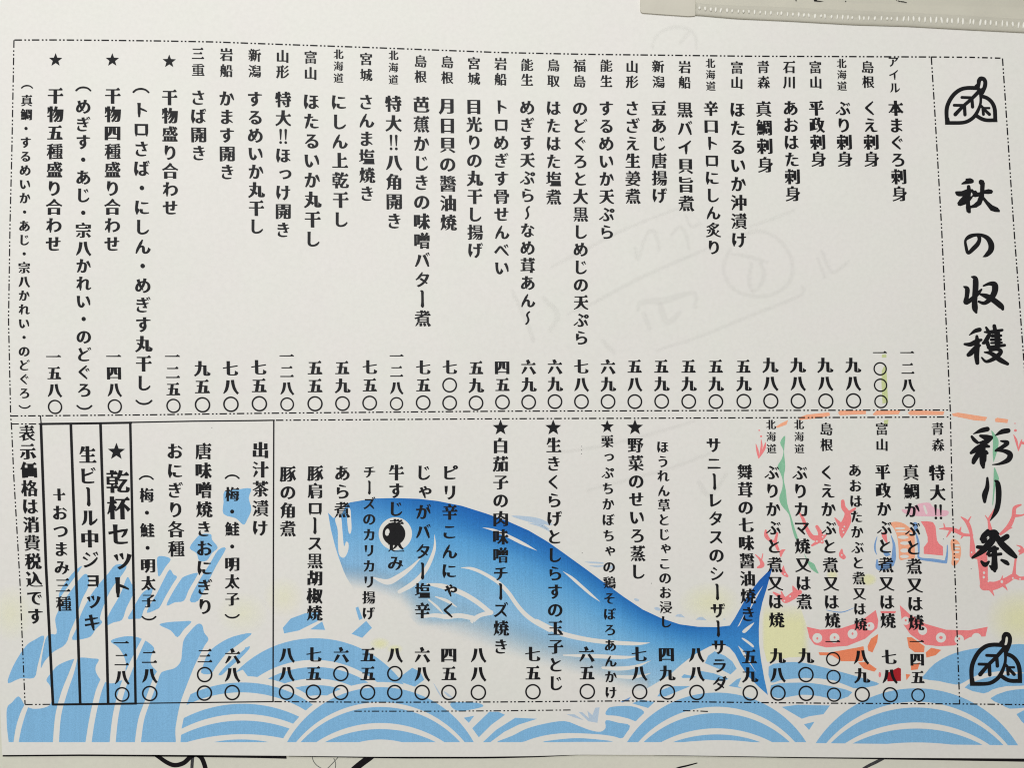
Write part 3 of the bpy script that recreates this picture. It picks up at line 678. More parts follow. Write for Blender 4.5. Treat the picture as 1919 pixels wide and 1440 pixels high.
for p in ([(262, 215), (300, 190), (345, 170), (335, 200), (275, 222)], [(412, 155), (470, 133), (620, 118), (625, 140), (560, 155), (425, 170)], [(678, 120), (692, 106), (864, 105), (864, 130), (690, 138)],
          [(910, 130), (935, 106), (1096, 105), (1082, 132), (915, 137)], [(1144, 122), (1165, 104), (1388, 112), (1380, 136), (1158, 136)], [(1438, 127), (1480, 120), (1674, 150), (1660, 176), (1590, 172), (1445, 142)], [(1726, 162), (1740, 154), (1814, 165), (1808, 190), (1728, 182)]):
    print_shape('rainbow_dash', [poly(M(L7, p))], ORANGE, menu, level=1.2)
ship = print_shape('ship_print', [poly(M(L8, [(470, 340), (560, 360), (700, 350), (820, 310), (930, 228), (947, 300), (940, 350), (860, 420), (740, 468), (600, 478), (520, 458), (488, 415)])),
      poly(M(L8, [(1090, 195), (1160, 260), (1260, 320), (1400, 360), (1550, 364), (1677, 340), (1662, 405), (1560, 408), (1510, 435), (1455, 465), (1350, 470), (1260, 460), (1160, 390), (1105, 310)])),
      poly(M(L8, [(960, 235), (1065, 235), (1060, 250), (965, 250)])), ellipse(*L8(957, 660), 2.4, 5)], CORAL, menu, level=1.5,
      neg=[ellipse(*L8(x, y), r / 3.56, n=22) for x, y, r in ((540, 415, 33), (655, 415, 33), (775, 388, 33), (893, 337, 28), (1130, 300, 28), (1243, 365, 30), (1365, 412, 34), (1487, 425, 32), (1602, 415, 34))])
print_shape('porthole', [ellipse(*L8(x, y), 1.9, 2.4, n=10) for x, y in ((540, 418), (655, 412), (775, 386), (886, 332), (1130, 297), (1487, 420))] + [ellipse(*L8(1365, 412), 3.4, 3.0, n=12)], CORAL, ship, level=1.5)
print_shape('ship_planks', [poly(M(L8, p)) for p in ([(548, 510), (620, 512), (800, 480), (848, 470), (858, 530), (840, 570), (700, 570), (640, 532), (556, 530)], [(875, 470), (898, 420), (946, 388), (940, 440), (908, 512), (880, 500)], [(812, 578), (870, 575), (937, 622), (920, 640), (850, 620)],
      [(1138, 410), (1170, 410), (1256, 470), (1252, 510), (1190, 510), (1150, 480)], [(1263, 512), (1300, 480), (1367, 495), (1330, 530), (1268, 546)], [(1165, 595), (1225, 578), (1210, 625), (1165, 630)], [(1130, 655), (1162, 660), (1135, 697)])], DEEPOR, ship, level=1.7)
print_shape('rudder', [poly(M(L8, [(1003, 650), (1060, 622), (1080, 612), (1098, 620), (1098, 702), (1008, 705)]))], RED, ship, level=1.8)
print_shape('rope', [brush(M(L8, [(598, 228, 1.5), (700, 243, 3.5), (785, 214, 1.5)], 3.56))], SLATE, ship, level=1.6)
print_shape('treasure_print', [blob(M(C5, [(540, 330), (610, 335), (690, 290), (745, 264), (850, 258), (892, 305), (980, 335), (1065, 352), (1040, 405), (900, 412), (690, 404), (570, 375)]), 3)], ROSE, menu, neg=[blob(M(C5, [(780, 290), (800, 285), (818, 330), (830, 370), (815, 388), (795, 350)]), 3)], level=1.4)
print_shape('treasure_print', [poly(M(C5, [(752, 466), (820, 464), (890, 475), (918, 520), (935, 680), (960, 720), (1002, 750), (1005, 852), (788, 832), (786, 760), (832, 700), (830, 640), (800, 540)]))], CORAL, menu, level=1.4)
print_shape('treasure_print', [blob(M(C5, [(408, 490), (470, 470), (560, 490), (640, 550), (682, 620), (684, 760), (684, 880), (600, 888), (515, 898), (505, 780), (488, 640), (450, 545)]), 3),
      blob(M(C5, [(1090, 690), (1125, 662), (1185, 705), (1207, 800), (1190, 900), (1140, 965), (1098, 945), (1108, 850), (1092, 760)]), 3)], ORANGE, menu, level=1.4,
      neg=[ellipse(*C5(x, y), rx / 6, ry / 6, n=16) for x, y, rx, ry in ((520, 545, 60, 14), (540, 580, 70, 10), (555, 645, 62, 20), (575, 712, 55, 20), (570, 795, 48, 24), (570, 862, 50, 20), (1165, 735, 32, 13), (1160, 772, 35, 10), (1160, 812, 30, 12), (1158, 893, 24, 13), (640, 600, 20, 10))])
print_shape('treasure_print', BR(C5, 6, [(262, 640, 4), (240, 720, 9), (240, 790, 9), (258, 840, 3)], [(418, 620, 3), (450, 720, 14), (452, 800, 20), (448, 880, 26), (430, 950, 24)], [(262, 900, 8), (270, 980, 24), (330, 985, 34), (420, 940, 34), (450, 900, 14)], [(330, 800, 8), (370, 830, 30), (400, 840, 12)])
      + BR(C5, 6, [(700, 600, 6), (725, 700, 14), (732, 800, 10), (738, 880, 12), (900, 905, 18), (1035, 925, 16)], [(1052, 735, 5), (1050, 830, 10), (1035, 925, 16)], [(690, 500, 26), (700, 560, 18)]), SLATE, menu, level=1.45)
print_shape('treasure_print', BR(C5, 6, [(340, 615, 28), (350, 650, 24), (370, 700, 10)]), CORAL, menu, level=1.55)

# --- faint handwriting that shows through from the back of the sheet
def H(x, y): return (1050 + x / 3.838, 380 + y / 3.838)
gh = BR(H, 3.838, [(-60, 460, 6), (250, 300, 8), (500, 175, 7), (850, 40, 5)], [(60, 800, 5), (240, 720, 8), (600, 530, 9), (1080, 320, 6)], [(700, 1060, 5), (1000, 965, 7), (1400, 800, 8), (1720, 670, 8), (1740, 600, 5)], [(1370, 170, 4), (1520, 120, 6), (1680, 55, 4)],
        [(540, 330, 5), (560, 410, 7), (620, 230, 7), (680, 210, 9), (712, 340, 6)], [(800, 230, 5), (850, 180, 9), (900, 220, 10), (925, 330, 5)], [(900, 90, 4), (940, 170, 6), (1010, 150, 4)],
        [(560, 770, 8), (580, 720, 14), (760, 700, 20), (960, 650, 10), (970, 750, 8)], [(600, 800, 14), (640, 900, 12)], [(720, 740, 16), (770, 860, 18), (860, 790, 12)],
        [(1240, 370, 5), (1340, 385, 10), (1485, 430, 6)], [(1375, 440, 8), (1358, 560, 11), (1375, 630, 7)], [(1440, 440, 8), (1465, 520, 12), (1430, 610, 9), (1385, 640, 5)], [(1850, 400, 4), (1890, 500, 6), (1900, 540, 4)])
ang = np.linspace(-2.2, 3.6, 30)
gh.append(brush([(*H(1425 + 245 * math.cos(a) + 20 * math.sin(2 * a), 440 + 235 * math.sin(a)), 2.4) for a in ang], n=2))
gh += BR(lambda x, y: (x, y), 1, [(1222, 90, 1), (1235, 62, 1.6), (1270, 50, 2), (1300, 62, 2), (1305, 90, 1)], [(1275, 80, 2), (1290, 62, 2)], [(960, 545, 2), (985, 600, 3), (1000, 640, 2)], [(1020, 560, 3), (1045, 590, 4), (1030, 620, 2)], [(1130, 640, 3), (1150, 660, 3)], [(1310, 905, 3), (1330, 930, 3), (1360, 890, 2)],
        [(1040, 850, 1.5), (1160, 830, 2), (1300, 790, 1.5)], [(1100, 920, 1.5), (1250, 880, 2), (1330, 850, 1.5)], [(1540, 470, 1.4), (1560, 510, 2), (1590, 490, 1.4)])
def widen(g, r):
    c = fatten(np.asarray(g), r, r); return ccw(c)
for i_, g_ in enumerate(gh):
    core = print_shape('show_through_writing', [g_], GHOST, menu, level=0.70 + 0.007 * i_, step=14)
    print_shape('ink_halo', [widen(g_, 1.4)], HALO, core, level=0.42 + 0.007 * i_, step=14)
    print_shape('ink_halo', [widen(g_, 3.0)], HALO, core, level=0.14 + 0.007 * i_, step=14)
for x, y in ((1090, 837), (1090, 844), (1090, 851), (1091, 1037), (1820, 1067), (1768, 1011), (397, 802), (1221, 1094)): print_shape('paper_speck', [ellipse(x, y, .8, n=8)], FUZZY, menu, level=1)

# --- frame lines
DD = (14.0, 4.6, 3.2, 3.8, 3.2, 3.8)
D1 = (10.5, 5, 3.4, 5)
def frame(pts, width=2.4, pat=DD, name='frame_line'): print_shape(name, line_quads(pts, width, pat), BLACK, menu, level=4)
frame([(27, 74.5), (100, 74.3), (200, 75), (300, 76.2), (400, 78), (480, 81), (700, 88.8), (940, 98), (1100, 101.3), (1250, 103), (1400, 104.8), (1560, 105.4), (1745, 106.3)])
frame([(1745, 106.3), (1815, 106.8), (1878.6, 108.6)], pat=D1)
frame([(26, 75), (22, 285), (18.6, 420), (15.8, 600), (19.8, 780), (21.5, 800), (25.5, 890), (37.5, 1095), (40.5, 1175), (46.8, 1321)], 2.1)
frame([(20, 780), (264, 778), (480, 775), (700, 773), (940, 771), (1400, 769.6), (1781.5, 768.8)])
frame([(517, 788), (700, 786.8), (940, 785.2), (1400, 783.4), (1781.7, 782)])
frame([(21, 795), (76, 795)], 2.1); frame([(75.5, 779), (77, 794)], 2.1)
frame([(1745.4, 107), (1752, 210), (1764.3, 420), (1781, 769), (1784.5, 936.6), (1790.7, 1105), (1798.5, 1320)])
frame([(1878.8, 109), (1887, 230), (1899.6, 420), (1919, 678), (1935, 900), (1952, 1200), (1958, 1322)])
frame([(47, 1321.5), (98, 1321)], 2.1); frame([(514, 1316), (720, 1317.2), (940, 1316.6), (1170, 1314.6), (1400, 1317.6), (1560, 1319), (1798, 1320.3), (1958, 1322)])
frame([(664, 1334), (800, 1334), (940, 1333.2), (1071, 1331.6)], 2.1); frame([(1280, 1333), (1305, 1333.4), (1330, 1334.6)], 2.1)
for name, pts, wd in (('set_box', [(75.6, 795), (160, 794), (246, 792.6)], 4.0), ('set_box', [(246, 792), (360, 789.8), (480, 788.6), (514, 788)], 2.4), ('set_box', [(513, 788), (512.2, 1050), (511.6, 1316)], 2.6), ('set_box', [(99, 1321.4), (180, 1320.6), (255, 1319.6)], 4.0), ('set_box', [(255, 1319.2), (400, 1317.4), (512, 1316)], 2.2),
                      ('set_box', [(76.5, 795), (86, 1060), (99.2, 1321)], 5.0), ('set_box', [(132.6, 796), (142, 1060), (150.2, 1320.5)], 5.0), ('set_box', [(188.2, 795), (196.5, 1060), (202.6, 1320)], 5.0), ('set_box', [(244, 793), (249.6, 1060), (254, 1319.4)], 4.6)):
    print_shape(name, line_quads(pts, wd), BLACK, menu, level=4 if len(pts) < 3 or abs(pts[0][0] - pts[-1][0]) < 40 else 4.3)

# --- leaf emblems and the brushed heading
def emblem(fn, s):
    g = lambda pts: [fn(x, y) for x, y in pts]
    b = lambda pts: brush([(*fn(p[0], p[1]), p[2] / s) for p in pts])
    P = [b([(278, 1035, 28), (272, 850, 31), (305, 730, 31), (380, 615, 31), (480, 540, 30), (590, 515, 29), (735, 518, 30)]), b([(775, 545, 26), (785, 680, 20), (772, 780, 22), (715, 905, 28), (640, 985, 28), (520, 1035, 27), (290, 1040, 27)]),
         poly(g([(250, 1067), (246, 960), (310, 960), (320, 1013), (420, 1013), (420, 1067)])), blob(g([(690, 487), (722, 450), (728, 395), (758, 352), (800, 342), (850, 360), (880, 412), (880, 485), (855, 555), (822, 615), (785, 620), (735, 560)]), 4),
         b([(765, 560, 30), (640, 685, 27), (520, 790, 26), (403, 912, 30)]), b([(640, 662, 22), (500, 657, 21)]), b([(652, 680, 24), (662, 800, 25)]), b([(525, 778, 22), (385, 775, 21)]), b([(540, 790, 26), (548, 918, 25)]),
         b([(800, 640, 28), (880, 668, 28), (950, 730, 29), (993, 830, 30), (1002, 995, 30)]), b([(1005, 998, 28), (880, 1000, 28), (800, 980, 28), (728, 938, 28)]), poly(g([(972, 960), (1030, 960), (1036, 1028), (960, 1028)])),
         b([(790, 785, 20), (850, 850, 22), (915, 912, 24)]), b([(825, 818, 17), (913, 818, 17)]), b([(815, 830, 21), (825, 912, 22)])]
    return P, [blob(g([(788, 420), (806, 404), (822, 430), (816, 480), (800, 516), (770, 516), (780, 470)]), 3)]
P_, N_ = emblem(lambda x, y: (1740 + x / 8, 100 + y / 8), 8)
print_shape('leaf_emblem', P_, BLACK, menu, neg=N_, level=4)
P_, N_ = emblem(lambda x, y: (1818 + (x - 250) / 8.05, 1286.5 + (y - 1067) / 7.15), 7.4)
print_shape('leaf_emblem', P_, BLACK, menu, neg=N_, level=4)
def Q9(x, y): return (1780 + x / 9, 320 + y / 9)
def Q7(x, y): return (1780 + x / 7.2, 500 + y / 7.2)
hd = [poly(M(Q9, p)) for p in ([(193, 215), (230, 185), (265, 165), (266, 132), (345, 122), (385, 140), (405, 160), (405, 192), (380, 210), (300, 222), (200, 231)],
      [(288, 260), (300, 240), (330, 238), (348, 265), (355, 310), (380, 306), (410, 335), (440, 330), (470, 365), (510, 358), (512, 240), (487, 205), (490, 165), (520, 145), (570, 160), (592, 210), (585, 325), (650, 308), (710, 320), (732, 350), (710, 385), (650, 392), (580, 388), (580, 440), (640, 510), (720, 580), (810, 622), (848, 670), (842, 697), (770, 695), (690, 672), (640, 605), (560, 492), (530, 570), (450, 620), (355, 632), (355, 710), (322, 718), (282, 690), (270, 620), (275, 562), (180, 595), (140, 585), (126, 545), (160, 490), (220, 430), (150, 430), (110, 410), (86, 365), (100, 345), (200, 342), (288, 308)])]
hneg = [poly(M(Q9, [(352, 430), (358, 375), (372, 362), (386, 400), (372, 425)])), poly(M(Q9, [(342, 512), (365, 480), (384, 455), (390, 435), (430, 445), (488, 432), (460, 510), (400, 565), (350, 590), (342, 560)]))]
hd += BR(Q9, 9, [(490, 1090, 36), (500, 1160, 32), (470, 1235, 38), (400, 1310, 38), (310, 1385, 28), (274, 1280, 26), (265, 1175, 22), (330, 1112, 35), (430, 1082, 28), (540, 1087, 28), (640, 1140, 40), (697, 1240, 50), (690, 1340, 48), (620, 1420, 34), (560, 1452, 6)])
hd += BR(Q7, 7.2, [(296, 135, 10), (345, 165, 36), (347, 300, 40), (335, 450, 37), (340, 560, 40), (358, 618, 16)], [(190, 268, 10), (235, 300, 32), (230, 400, 30), (215, 480, 32), (280, 450, 30), (370, 370, 28), (427, 308, 14)], [(455, 257, 12), (540, 228, 25), (605, 245, 42), (607, 330, 42), (560, 420, 38), (470, 490, 26), (390, 470, 15)], [(410, 370, 14), (500, 400, 35), (590, 450, 38), (690, 530, 38), (715, 572, 20)],
         [(265, 922, 7), (340, 868, 26), (402, 850, 30)], [(200, 1045, 16), (280, 1048, 30), (360, 1010, 32), (425, 988, 18)], [(365, 940, 20), (370, 1040, 35), (362, 1200, 35), (372, 1298, 28)], [(350, 1090, 30), (290, 1160, 36), (252, 1190, 28)], [(385, 1080, 20), (412, 1062, 12)], [(490, 820, 15), (525, 880, 26)], [(600, 800, 26), (612, 860, 28)],
         [(470, 882, 12), (580, 880, 28), (708, 855, 18)], [(530, 925, 30), (480, 1010, 30), (450, 1030, 20)], [(575, 935, 24), (692, 930, 17)], [(560, 985, 20), (690, 985, 16)], [(560, 1030, 15), (700, 1025, 16)], [(640, 905, 40), (645, 1040, 42)], [(505, 1020, 28), (530, 1095, 25)], [(520, 1090, 22), (740, 1060, 20)], [(468, 1155, 10), (560, 1172, 28), (680, 1258, 35), (780, 1312, 22)], [(540, 1130, 18), (640, 1112, 26), (690, 1145, 28), (650, 1200, 32), (580, 1250, 28), (490, 1280, 20), (432, 1228, 12)])
hd += BR(A8, 4.8, [(213, 161, 4), (280, 132, 20), (338, 118, 22)], [(198, 186, 12), (220, 215, 17), (250, 240, 14)], [(275, 178, 12), (330, 194, 26), (372, 194, 18)], [(370, 200, 18), (320, 235, 24), (270, 240, 10)], [(192, 332, 14), (240, 300, 26), (300, 268, 24), (352, 275, 12)], [(300, 240, 22), (295, 350, 28), (295, 420, 26), (302, 462, 14)], [(270, 320, 24), (225, 388, 24), (213, 418, 18)], [(315, 340, 18), (310, 400, 20)], [(325, 320, 14), (338, 335, 12)],
         [(410, 175, 5), (470, 142, 22), (525, 132, 22)], [(460, 225, 8), (518, 240, 20), (480, 275, 18), (430, 305, 16), (410, 315, 8)], [(412, 310, 8), (490, 315, 18), (542, 345, 25), (525, 395, 24), (450, 430, 12), (384, 438, 4)],
         [(338, 558, 10), (337, 640, 20), (315, 710, 26), (314, 772, 14)], [(410, 584, 10), (430, 605, 22), (440, 680, 26), (436, 780, 24), (415, 860, 22), (364, 942, 4)],
         [(342, 1035, 18), (310, 1080, 28), (288, 1108, 20)], [(335, 1060, 24), (400, 1050, 28), (432, 1060, 14)], [(400, 1062, 34), (370, 1130, 35), (300, 1210, 28), (205, 1276, 12)], [(250, 1180, 16), (315, 1190, 22)], [(300, 1130, 20), (350, 1110, 14)], [(515, 1085, 24), (470, 1112, 24), (430, 1118, 18)], [(420, 1085, 25), (470, 1155, 30), (540, 1222, 30), (592, 1268, 18)], [(335, 1245, 10), (380, 1200, 20), (430, 1195, 14)],
         [(355, 1255, 16), (460, 1243, 14)], [(400, 1190, 24), (402, 1290, 26), (402, 1370, 30), (405, 1396, 14)], [(285, 1312, 12), (318, 1340, 22), (352, 1312, 10)], [(466, 1298, 12), (505, 1318, 20), (525, 1334, 14)], [(385, 1372, 20), (360, 1350, 8)])
hneg += [poly(M(A8, [(332, 1112), (345, 1098), (358, 1092), (352, 1106), (338, 1116)]))]
print_shape('heading', hd, BLACK, menu, neg=hneg, level=4)

# --- the dishes: (place or star, name, price); every run is text, first and last character centre, size
DISHES = [
 ([('アイル',1674,115,1677,164,23)], [('本まぐろ刺身',1678.6,202.4,1686,363,32)], [('一二八〇',1700,660.7,1703,752.3,28)]),
 ([('島根',1625.8,125.4,1627,153,26)], [('くえ刺身',1631,202,1633.6,298,32)], [('一〇〇〇',1648.8,660.7,1651,753,28)]),
 ([('北海道',1577,118.4,1578,161,20)], [('ぶり刺身',1580,202.4,1583.7,298,32)], [('九八〇',1598,684.6,1599.7,751.5,32)]),
 ([('富山',1528,125.4,1529,154,26)], [('平政刺身',1529.7,202,1534,298,32)], [('九八〇',1545.7,684.6,1547.7,752,32)]),
 ([('石川',1479,125,1479.4,153.5,26)], [('あおはた刺身',1481.4,202,1486,363,32)], [('九八〇',1494.6,684.6,1496,752,32)]),
 ([('青森',1430,125,1431,153.5,26)], [('真鯛刺身',1431,204,1434.5,308.6,33)], [('九八〇',1443,684.6,1444.6,752,32)]),
 ([('富山',1381,126,1381,154.5,26)], [('ほたるいか沖漬け',1382,205,1385,449.5,33)], [('五九〇',1393,687,1394,752.3,31)]),
 ([('北海道',1331,118,1332,161,20)], [('辛口トロにしん炙り',1332,203,1337.7,463.5,31)], [('五九〇',1341,687,1341.6,753,31)]),
 ([('岩船',1283,125,1283,153.8,26)], [('黒バイ貝旨煮',1283,205,1286,381,33)], [('五九〇',1290,687,1290.7,752.7,31)]),
 ([('新潟',1233,124,1234,153,26)], [('豆あじ唐揚げ',1234.5,203,1236,366,32)], [('五九〇',1239,687,1240,752.5,31)]),
 ([('山形',1184.5,124.5,1184.5,153,26)], [('さざえ生姜煮',1185,202.5,1186,367.5,32)], [('五八〇',1189,687,1189.7,753,31)]),
 ([('能生',1136,122.5,1136,152,26)], [('するめいか天ぷら',1136,202.5,1137,434.5,32)], [('六九〇',1139,687.5,1139.5,753,31)]),
 ([('福島',1086,122.5,1086,152,26)], [('のどぐろと大黒しめじの天ぷら',1087,202.5,1089,633,31.5)], [('七八〇',1089,687.5,1089.7,753,31)]),
 ([('鳥取',1037,122,1037,151,26)], [('はたはた塩煮',1037.5,202,1037.5,369,32)], [('六九〇',1039.5,687.5,1040,753,31)]),
 ([('能生',987.5,121,987.5,149.5,26)], [('めぎす天ぷら〜なめ茸あん〜',988,201,989,596,31.5)], [('六九〇',990,688,990.7,754,31)]),
 ([('岩船',938,119,938,148,26)], [('トロめぎす骨せんべい',939,200,940.6,502,32)], [('四五〇',941,688.6,941.6,754,31)]),
 ([('宮城',888,118,888,147,26)], [('目光りの丸干し揚げ',888,199,890.6,469,32.5)], [('五九〇',892,689.7,892,755.6,31)]),
 ([('島根',838,116,838,145,26)], [('月日貝の醬油焼',838,198,840,417,34)], [('七〇〇',842.6,688.6,842.6,755.6,31)]),
 ([('島根',788,114.5,788,143,26)], [('芭蕉かじきの味噌バター煮',789,196,792,596.8,34)], [('七五〇',793,689,793,755,31)]),
 ([('北海道',737,103,737,149,20.5)], [('特大‼八角開き',737,194,739,414,34)], [('一二八〇',743,666.7,743,757,28)]),
 ([('宮城',686,110,686,140,26)], [('さんま塩焼き',686,191,688,362.5,33)], [('七五〇',692.7,688.6,692.7,755.6,31)]),
 ([('北海道',634,101,634,146,20.5)], [('にしん上乾干し',635,191,638.7,411,34)], [('五九〇',641,689.7,641.8,756.7,31)]),
 ([('富山',582,106.7,582,137,27)], [('ほたるいか丸干し',583,190,586,447.7,34.5)], [('五五〇',590,689.7,590.3,757,32)]),
 ([('山形',529.5,105,529.5,134,27)], [('特大‼ほっけ開き',530.5,186,530.7,430.6,33)], [('一二八〇',537,666.7,538,758,29)]),
 ([('新潟',477,103,477,133,27)], [('するめいか丸干し',477.5,185,480.6,424,33)], [('七五〇',484.5,689,486,757,32.5)]),
 ([('岩船',424,101.8,424,131.8,27)], [('かます開き',424.5,184,426,322,33)], [('七八〇',431.4,691,432.7,758,32.5)]),
 ([('三重',370.6,100,371,130.5,27)], [('さば開き',371.4,182.6,372.7,286.4,33)], [('九五〇',378,691,379.4,759,32.5)]),
 ([('★',317,114.5,317,114.5,24)], [('干物盛り合わせ',317.6,182,319,389,33)], [('一二五〇',322.7,667.5,325,761,30)]),
 ([], [('（トロさば・にしん・めぎす丸干し）',264,169,269.7,754.6,34)], []),
 ([('★',210.3,112,210.3,112,24)], [('干物四種盛り合わせ',211,179,210,457,33.5)], [('一四八〇',212.7,667.5,215,762,30)]),
 ([], [('（めぎす・あじ・宗八かれい・のどぐろ）',156,166,158,764,32,False,-1)], []),
 ([('★',104,112,104,112,24)], [('干物五種盛り合わせ',103.5,179,100,457,33.5)], [('一五八〇',100,668,103,763,30)]),
 ([], [('（真鯛・するめいか・あじ・宗八かれい・のどぐろ）',50.5,162,46,763,24,False,-3)], []),
 ([('青森',1757,804,1757.8,834,26)], [('特大‼',1755.8,886.6,1758.4,960.5,33)], []),
 ([], [('真鯛かぶと煮又は焼',1707,886,1716.5,1167.6,33)], [('一四五〇',1718,1202.8,1720.7,1304,29)]),
 ([('富山',1652.5,804,1653,834,26)], [('平政かぶと煮又は焼',1654,884.7,1663.7,1164,32)], [('七八〇',1666,1232.5,1668.5,1303,32)]),
 ([], [('あおはたかぶと煮又は焼',1602,882,1612.6,1171,27)], [('八九〇',1613.7,1231.7,1616,1302.5,32)]),
 ([('島根',1548.5,804.6,1549,834,27)], [('くえかぶと煮又は焼',1550,885.5,1559.8,1163.7,32)], [('一〇〇〇',1560.6,1202.8,1563,1303,30)]),
 ([('北海道',1497,796,1498,841.7,20.5)], [('ぶりカマ焼又は煮',1499,886,1507,1128.3,32.5)], [('九〇〇',1509.8,1230,1511,1300.5,32.5)]),
 ([('北海道',1444.6,796,1445.7,841.7,20.5)], [('ぶりかぶと煮又は焼',1446.6,885.5,1455,1163,32)], [('九八〇',1456.7,1230,1458,1300,32.5)]),
 ([], [('舞茸の七味醤油焼き',1395.5,884.7,1402.5,1151.6,32)], [('五九〇',1404,1231.7,1406,1299.7,32.5)]),
 ([], [('サニーレタスのシーザーサラダ',1337.5,834.5,1349,1282.5,32)], [('八八〇',1305,1227.5,1306,1298.8,32.5)]),
 ([], [('ほうれん草とじゃこのお浸し',1241.8,838,1248,1166,26)], [('四九〇',1248.8,1227,1250.8,1298,32.5)]),
 ([('★',1190,801.5,1190,801.5,29)], [('野菜のせいろ蒸し',1190.8,834.5,1195.8,1071.8,32.5)], [('七八〇',1197.5,1227,1198.8,1297.5,32.5)]),
 ([('★',1138,800,1138,800,24)], [('栗っぷちかぼちゃの鶏そぼろあんかけ',1138,827.5,1145,1298.8,26)], [('六五〇',1099,1227,1100.6,1297,32.5)]),
 ([('★',1036.8,802,1036.8,802,29)], [('生きくらげとしらすの玉子とじ',1037.5,835,1041.8,1281,32.5)], [('七五〇',998,1227,998.8,1297.5,32.5)]),
 ([('★',938,802,938,802,29)], [('白茄子の肉味噌チーズ焼き',938,835.5,938.8,1212.5,32.5)], [('八八〇',896.4,1228,896.4,1298.8,32.5)]),
 ([], [('ピリ辛こんにゃく',843.4,886.3,841.4,1144.5,33)], [('四五〇',841,1228,841.2,1298.8,32.5)]),
 ([], [('じゃがバター塩辛',794,886,791.4,1145,33)], [('六八〇',791,1228,791,1298.8,32.5)]),
 ([], [('牛すじ煮込み',742.6,886,741.4,1055.6,33)], [('八〇〇',740,1228,739.7,1298.8,32.5)]),
 ([], [('チーズのカリカリ揚げ',692.6,885,690.6,1150,27)], [('五五〇',689.4,1228,688.8,1298.8,32.5)]),
 ([], [('あら煮',641.4,887,641,956,33)], [('六〇〇',639,1228,638.4,1298.8,32.5)]),
 ([], [('豚肩ロース黒胡椒焼',591,887.5,589.3,1150,32.5)], [('七五〇',588,1228,587.3,1298.3,32.5)]),
 ([], [('豚の角煮',539.5,888.8,539.3,991.3,33)], [('八八〇',537.5,1228,536.8,1298.3,32.5)]),
 ([], [('出汁茶漬け',488,843.8,487.5,990,34)], []),
 ([], [('（梅・鮭・明太子）',435,893.8,435,1156,30)], [('六八〇',435.5,1230.5,435,1299,32.5)]),
 ([], [('唐味噌焼きおにぎり',381,846,384,1137.5,34)], [('三〇〇',383.8,1230.5,383,1300,32.5)]),
 ([], [('おにぎり各種',327.5,846,330,1029,34)], []),
 ([], [('（梅・鮭・明太子）',274,895.5,279,1159.5,30)], [('二八〇',279.5,1232.5,280.5,1300.8,32.5)]),
 ([('★',218,847,218,847,31)], [('乾杯セット',220,903,226,1101,48)], [('一二八〇',226.8,1205,228.8,1302.5,31)]),
 ([], [('生ビール中ジョッキ',163.8,853,172.5,1167.5,37)], []),
 ([], [('＋おつまみ三種',110.5,927.5,118.8,1132,32)], []),
 ([], [('表示価格は消費税込です',50,812.5,66.3,1155.5,34)], []),
]
for mark, name, price in DISHES:
    t = Text()
    for r in name: t.run(*r[:6], light=False, mid=(r[7] if len(r) > 7 else None))
    d = t.build('dish_name', menu, level=5)
    if mark:
        is_star = mark[0][0] == '★'; t = Text()
        for r in mark: t.run(*r, light=not is_star)
        t.build('star_mark' if is_star else 'place_name', d, level=5)
    if price:
        t = Text()
        for r in price: t.run(*r)
        t.build('price', d, level=5)
bpy.data.objects.remove(_fo); bpy.data.curves.remove(_fc)

# ------------------------------------------------------------------ frosted zip pouch over the top right corner, with a printed sheet in it
def plain(name, seen, rough, spec=0.5, trans=0.0, mottled=0.03):
    m, nt, b = node_mat(name); c = np.minimum(1, np.array(lin(seen)) * ALB)
    n = noise(nt, 60, 4, 0.6); r = ramp2(nt, n.outputs['Fac'], c * (1 - mottled), np.minimum(1, c * (1 + mottled)))
    nt.links.new(r.outputs['Color'], b.inputs['Base Color']); b.inputs['Roughness'].default_value = rough; b.inputs['Specular IOR Level'].default_value = spec
    n2 = noise(nt, 500, 3, 0.6); bp = nt.nodes.new('ShaderNodeBump'); bp.inputs['Strength'].default_value = 0.25; bp.inputs['Distance'].default_value = 0.0002
    nt.links.new(n2.outputs['Fac'], bp.inputs['Height']); nt.links.new(bp.outputs['Normal'], b.inputs['Normal'])
    if trans:
        tr = nt.nodes.new('ShaderNodeBsdfTransparent'); tr.inputs[0].default_value = (0.97, 0.97, 0.93, 1)
        mx = nt.nodes.new('ShaderNodeMixShader'); mx.inputs['Fac'].default_value = 1 - trans
        nt.links.new(tr.outputs[0], mx.inputs[1]); nt.links.new(b.outputs[0], mx.inputs[2]); nt.links.new(mx.outputs[0], nt.nodes['Material Output'].inputs['Surface'])
    return m
FILM = plain('frosted_film', (222, 219, 207), 0.4, 0.2, trans=0.42)
RAIL = plain('zip_plastic', (212, 209, 197), 0.45, 0.2, trans=0.35)
TAB = plain('welded_plastic', (206, 202, 189), 0.5, 0.2, trans=0.12, mottled=0.05)
TOOTH = plain('zip_tooth_plastic', (228, 226, 217), 0.35, 0.5)
pouch = empty('zip_pouch', (0, 0, 0))
tag(pouch, 'frosted plastic zip pouch lying across the menu at the top right corner', 'pouch')
inner = empty('printed_sheet', (0, 0, 0))
tag(inner, 'pale printed sheet inside the frosted zip pouch at the top edge', 'paper')
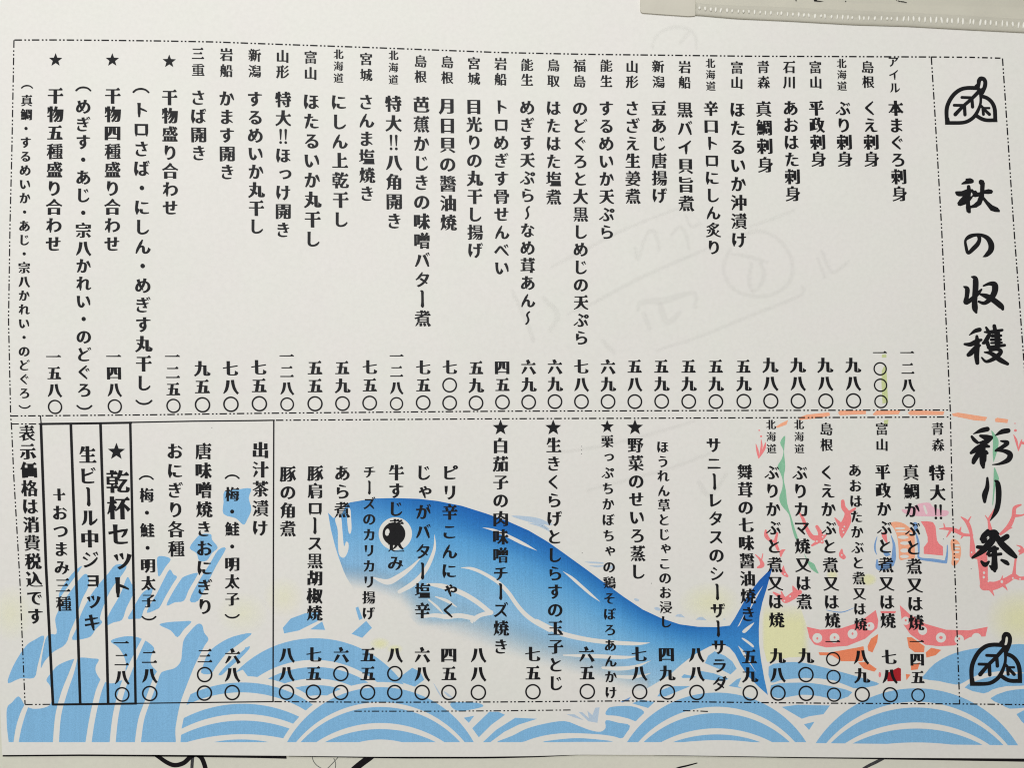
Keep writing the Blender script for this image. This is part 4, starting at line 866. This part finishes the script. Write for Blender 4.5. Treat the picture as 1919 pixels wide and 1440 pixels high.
def lay(name, outline, off, mat, parent, step=18, thick=0.00015):
    v, f = fill([poly(outline)], (), grid_pts([np.asarray(outline, float)], step)); f = upward(v, f)
    top = on_sheet(v, off); bot = top.copy(); bot[:, 2] -= thick; n = len(v)
    e = {}
    for t in f:
        for a, b in ((t[0], t[1]), (t[1], t[2]), (t[2], t[0])): e[(a, b)] = 1
    rim = [(a, b) for a, b in e if (b, a) not in e]
    F = [tuple(t) for t in f] + [tuple(n + k for k in t[::-1]) for t in f] + [(b, a, n + a, n + b) for a, b in rim]
    return mesh_obj(name, np.r_[top, bot], F, mat, parent, smooth_=False)
SHEETY = paper_mat('pouch_paper', (0.60, 0.60, 0.53), 0.03)
lay('paper', [(1235, -150), (1235, -30), (1420, -14), (1560, 1.0), (1700, 6.5), (1800, 8.5), (1940, 12), (2090, 15), (2090, -150)], 0.00016, SHEETY, inner, thick=0.0001)
BLK2 = ink_mat('pouch_print_black', (12, 12, 12), 0.2)
def on_inner(name, polys):
    v, f = fill(polys); f = upward(v, f); return mesh_obj(name, on_sheet(v, 0.00042), f, BLK2, inner)
on_inner('printed_character', [poly([(1489, -9), (1491, -9), (1493, 1.2), (1492, 2.2), (1491, 1)]), poly([(1524, -4), (1530, -7), (1531, 0.2), (1544, 2.2), (1536, 2.8), (1526, 2)]), ellipse(1585, 2, 1.2, n=8)])
on_inner('printed_character', [poly([(1676, -4), (1681, -4), (1681, 1)]), brush([(1683, 1, .8), (1686, 2, .9)]), brush([(1688, 2, .9), (1691, 3, .9)]), brush([(1692, 2.6, 1), (1699, 4.4, .6)]), brush([(1680, -6, 1.2), (1700, -3, 1.2)])])
lay('film', [(1303, -150), (1303, 27.5), (1380, 34), (1480, 38.5), (1600, 45.5), (1700, 48.5), (1800, 54), (1919, 60), (2090, 71), (2090, -150)], 0.00036, FILM, pouch, thick=0.00016)
lay('end_tab', [(1196, -150), (1200, -40), (1200, 18), (1201.2, 21.6), (1204, 23.4), (1240, 26.2), (1290, 29.6), (1302.6, 29), (1302.6, -150)], 0.00045, TAB, pouch, thick=0.00042)
RB = np.array([(1302, 29), (1315, 29.6), (1380, 35.4), (1480, 40), (1600, 46.8), (1700, 49.8), (1800, 55.4), (1919, 61.4), (2090, 72)])
RT = np.array([(1302, 3), (1330, 7.5), (1480, 13), (1600, 18.5), (1700, 22.5), (1800, 27.5), (1919, 35), (2090, 46)])
xs = np.linspace(1303.5, 2086, 80); prof = [(0.0, 0.0), (0.02, .55), (0.12, .95), (.3, 1.0), (.42, .62), (.55, .62), (.68, 1.0), (.86, .95), (.97, .5), (1.0, 0.0)]
V3, F3_ = [], []
for i, x in enumerate(xs):
    yb, yt = np.interp(x, RB[:, 0], RB[:, 1]), np.interp(x, RT[:, 0], RT[:, 1])
    for s_, h_ in prof:
        V3.append(on_sheet([(x, yt + (yb - yt) * s_)], 0.00004 + 0.00055 * h_)[0])
m_ = len(prof)
for i in range(len(xs) - 1):
    for k in range(m_ - 1): F3_.append((i * m_ + k, i * m_ + k + 1, (i + 1) * m_ + k + 1, (i + 1) * m_ + k))
F3_ += [tuple(range(m_ - 1, -1, -1)), tuple(len(xs) * m_ - m_ + k for k in range(m_))]
mesh_obj('zip_rail', V3, F3_, RAIL, pouch, smooth_=True)
ball = bpy.data.meshes.new('tooth')
import bmesh
bm = bmesh.new(); bmesh.ops.create_uvsphere(bm, u_segments=10, v_segments=6, radius=1.0); bm.to_mesh(ball); bm.free(); ball.materials.append(TOOTH)
ball.polygons.foreach_set('use_smooth', [True] * len(ball.polygons))
rng = np.random.default_rng(4)
for i, x in enumerate(np.arange(1311, 1960, 10.3)):
    yb, yt = np.interp(x, RB[:, 0], RB[:, 1]), np.interp(x, RT[:, 0], RT[:, 1])
    f_ = 0.47 + 0.05 * math.sin(x * 0.013) + rng.normal(0, 0.012)
    o = link('zip_tooth', ball, pouch); xx = x + rng.normal(0, 0.8)
    o.location = on_sheet([(xx, yt + (yb - yt) * f_)], 0.00004 + 0.00055 * 0.85)[0]
    lo_ = 5.2 if x > 1690 else 3.6
    o.scale = (K * (2.0 + rng.uniform(-.3, .6)), K * (1.25 * lo_ + rng.uniform(-1.2, 1.0)), 0.00022 + rng.uniform(0, .00012)); o.rotation_euler = (0, 0, rng.normal(-0.08, 0.1))
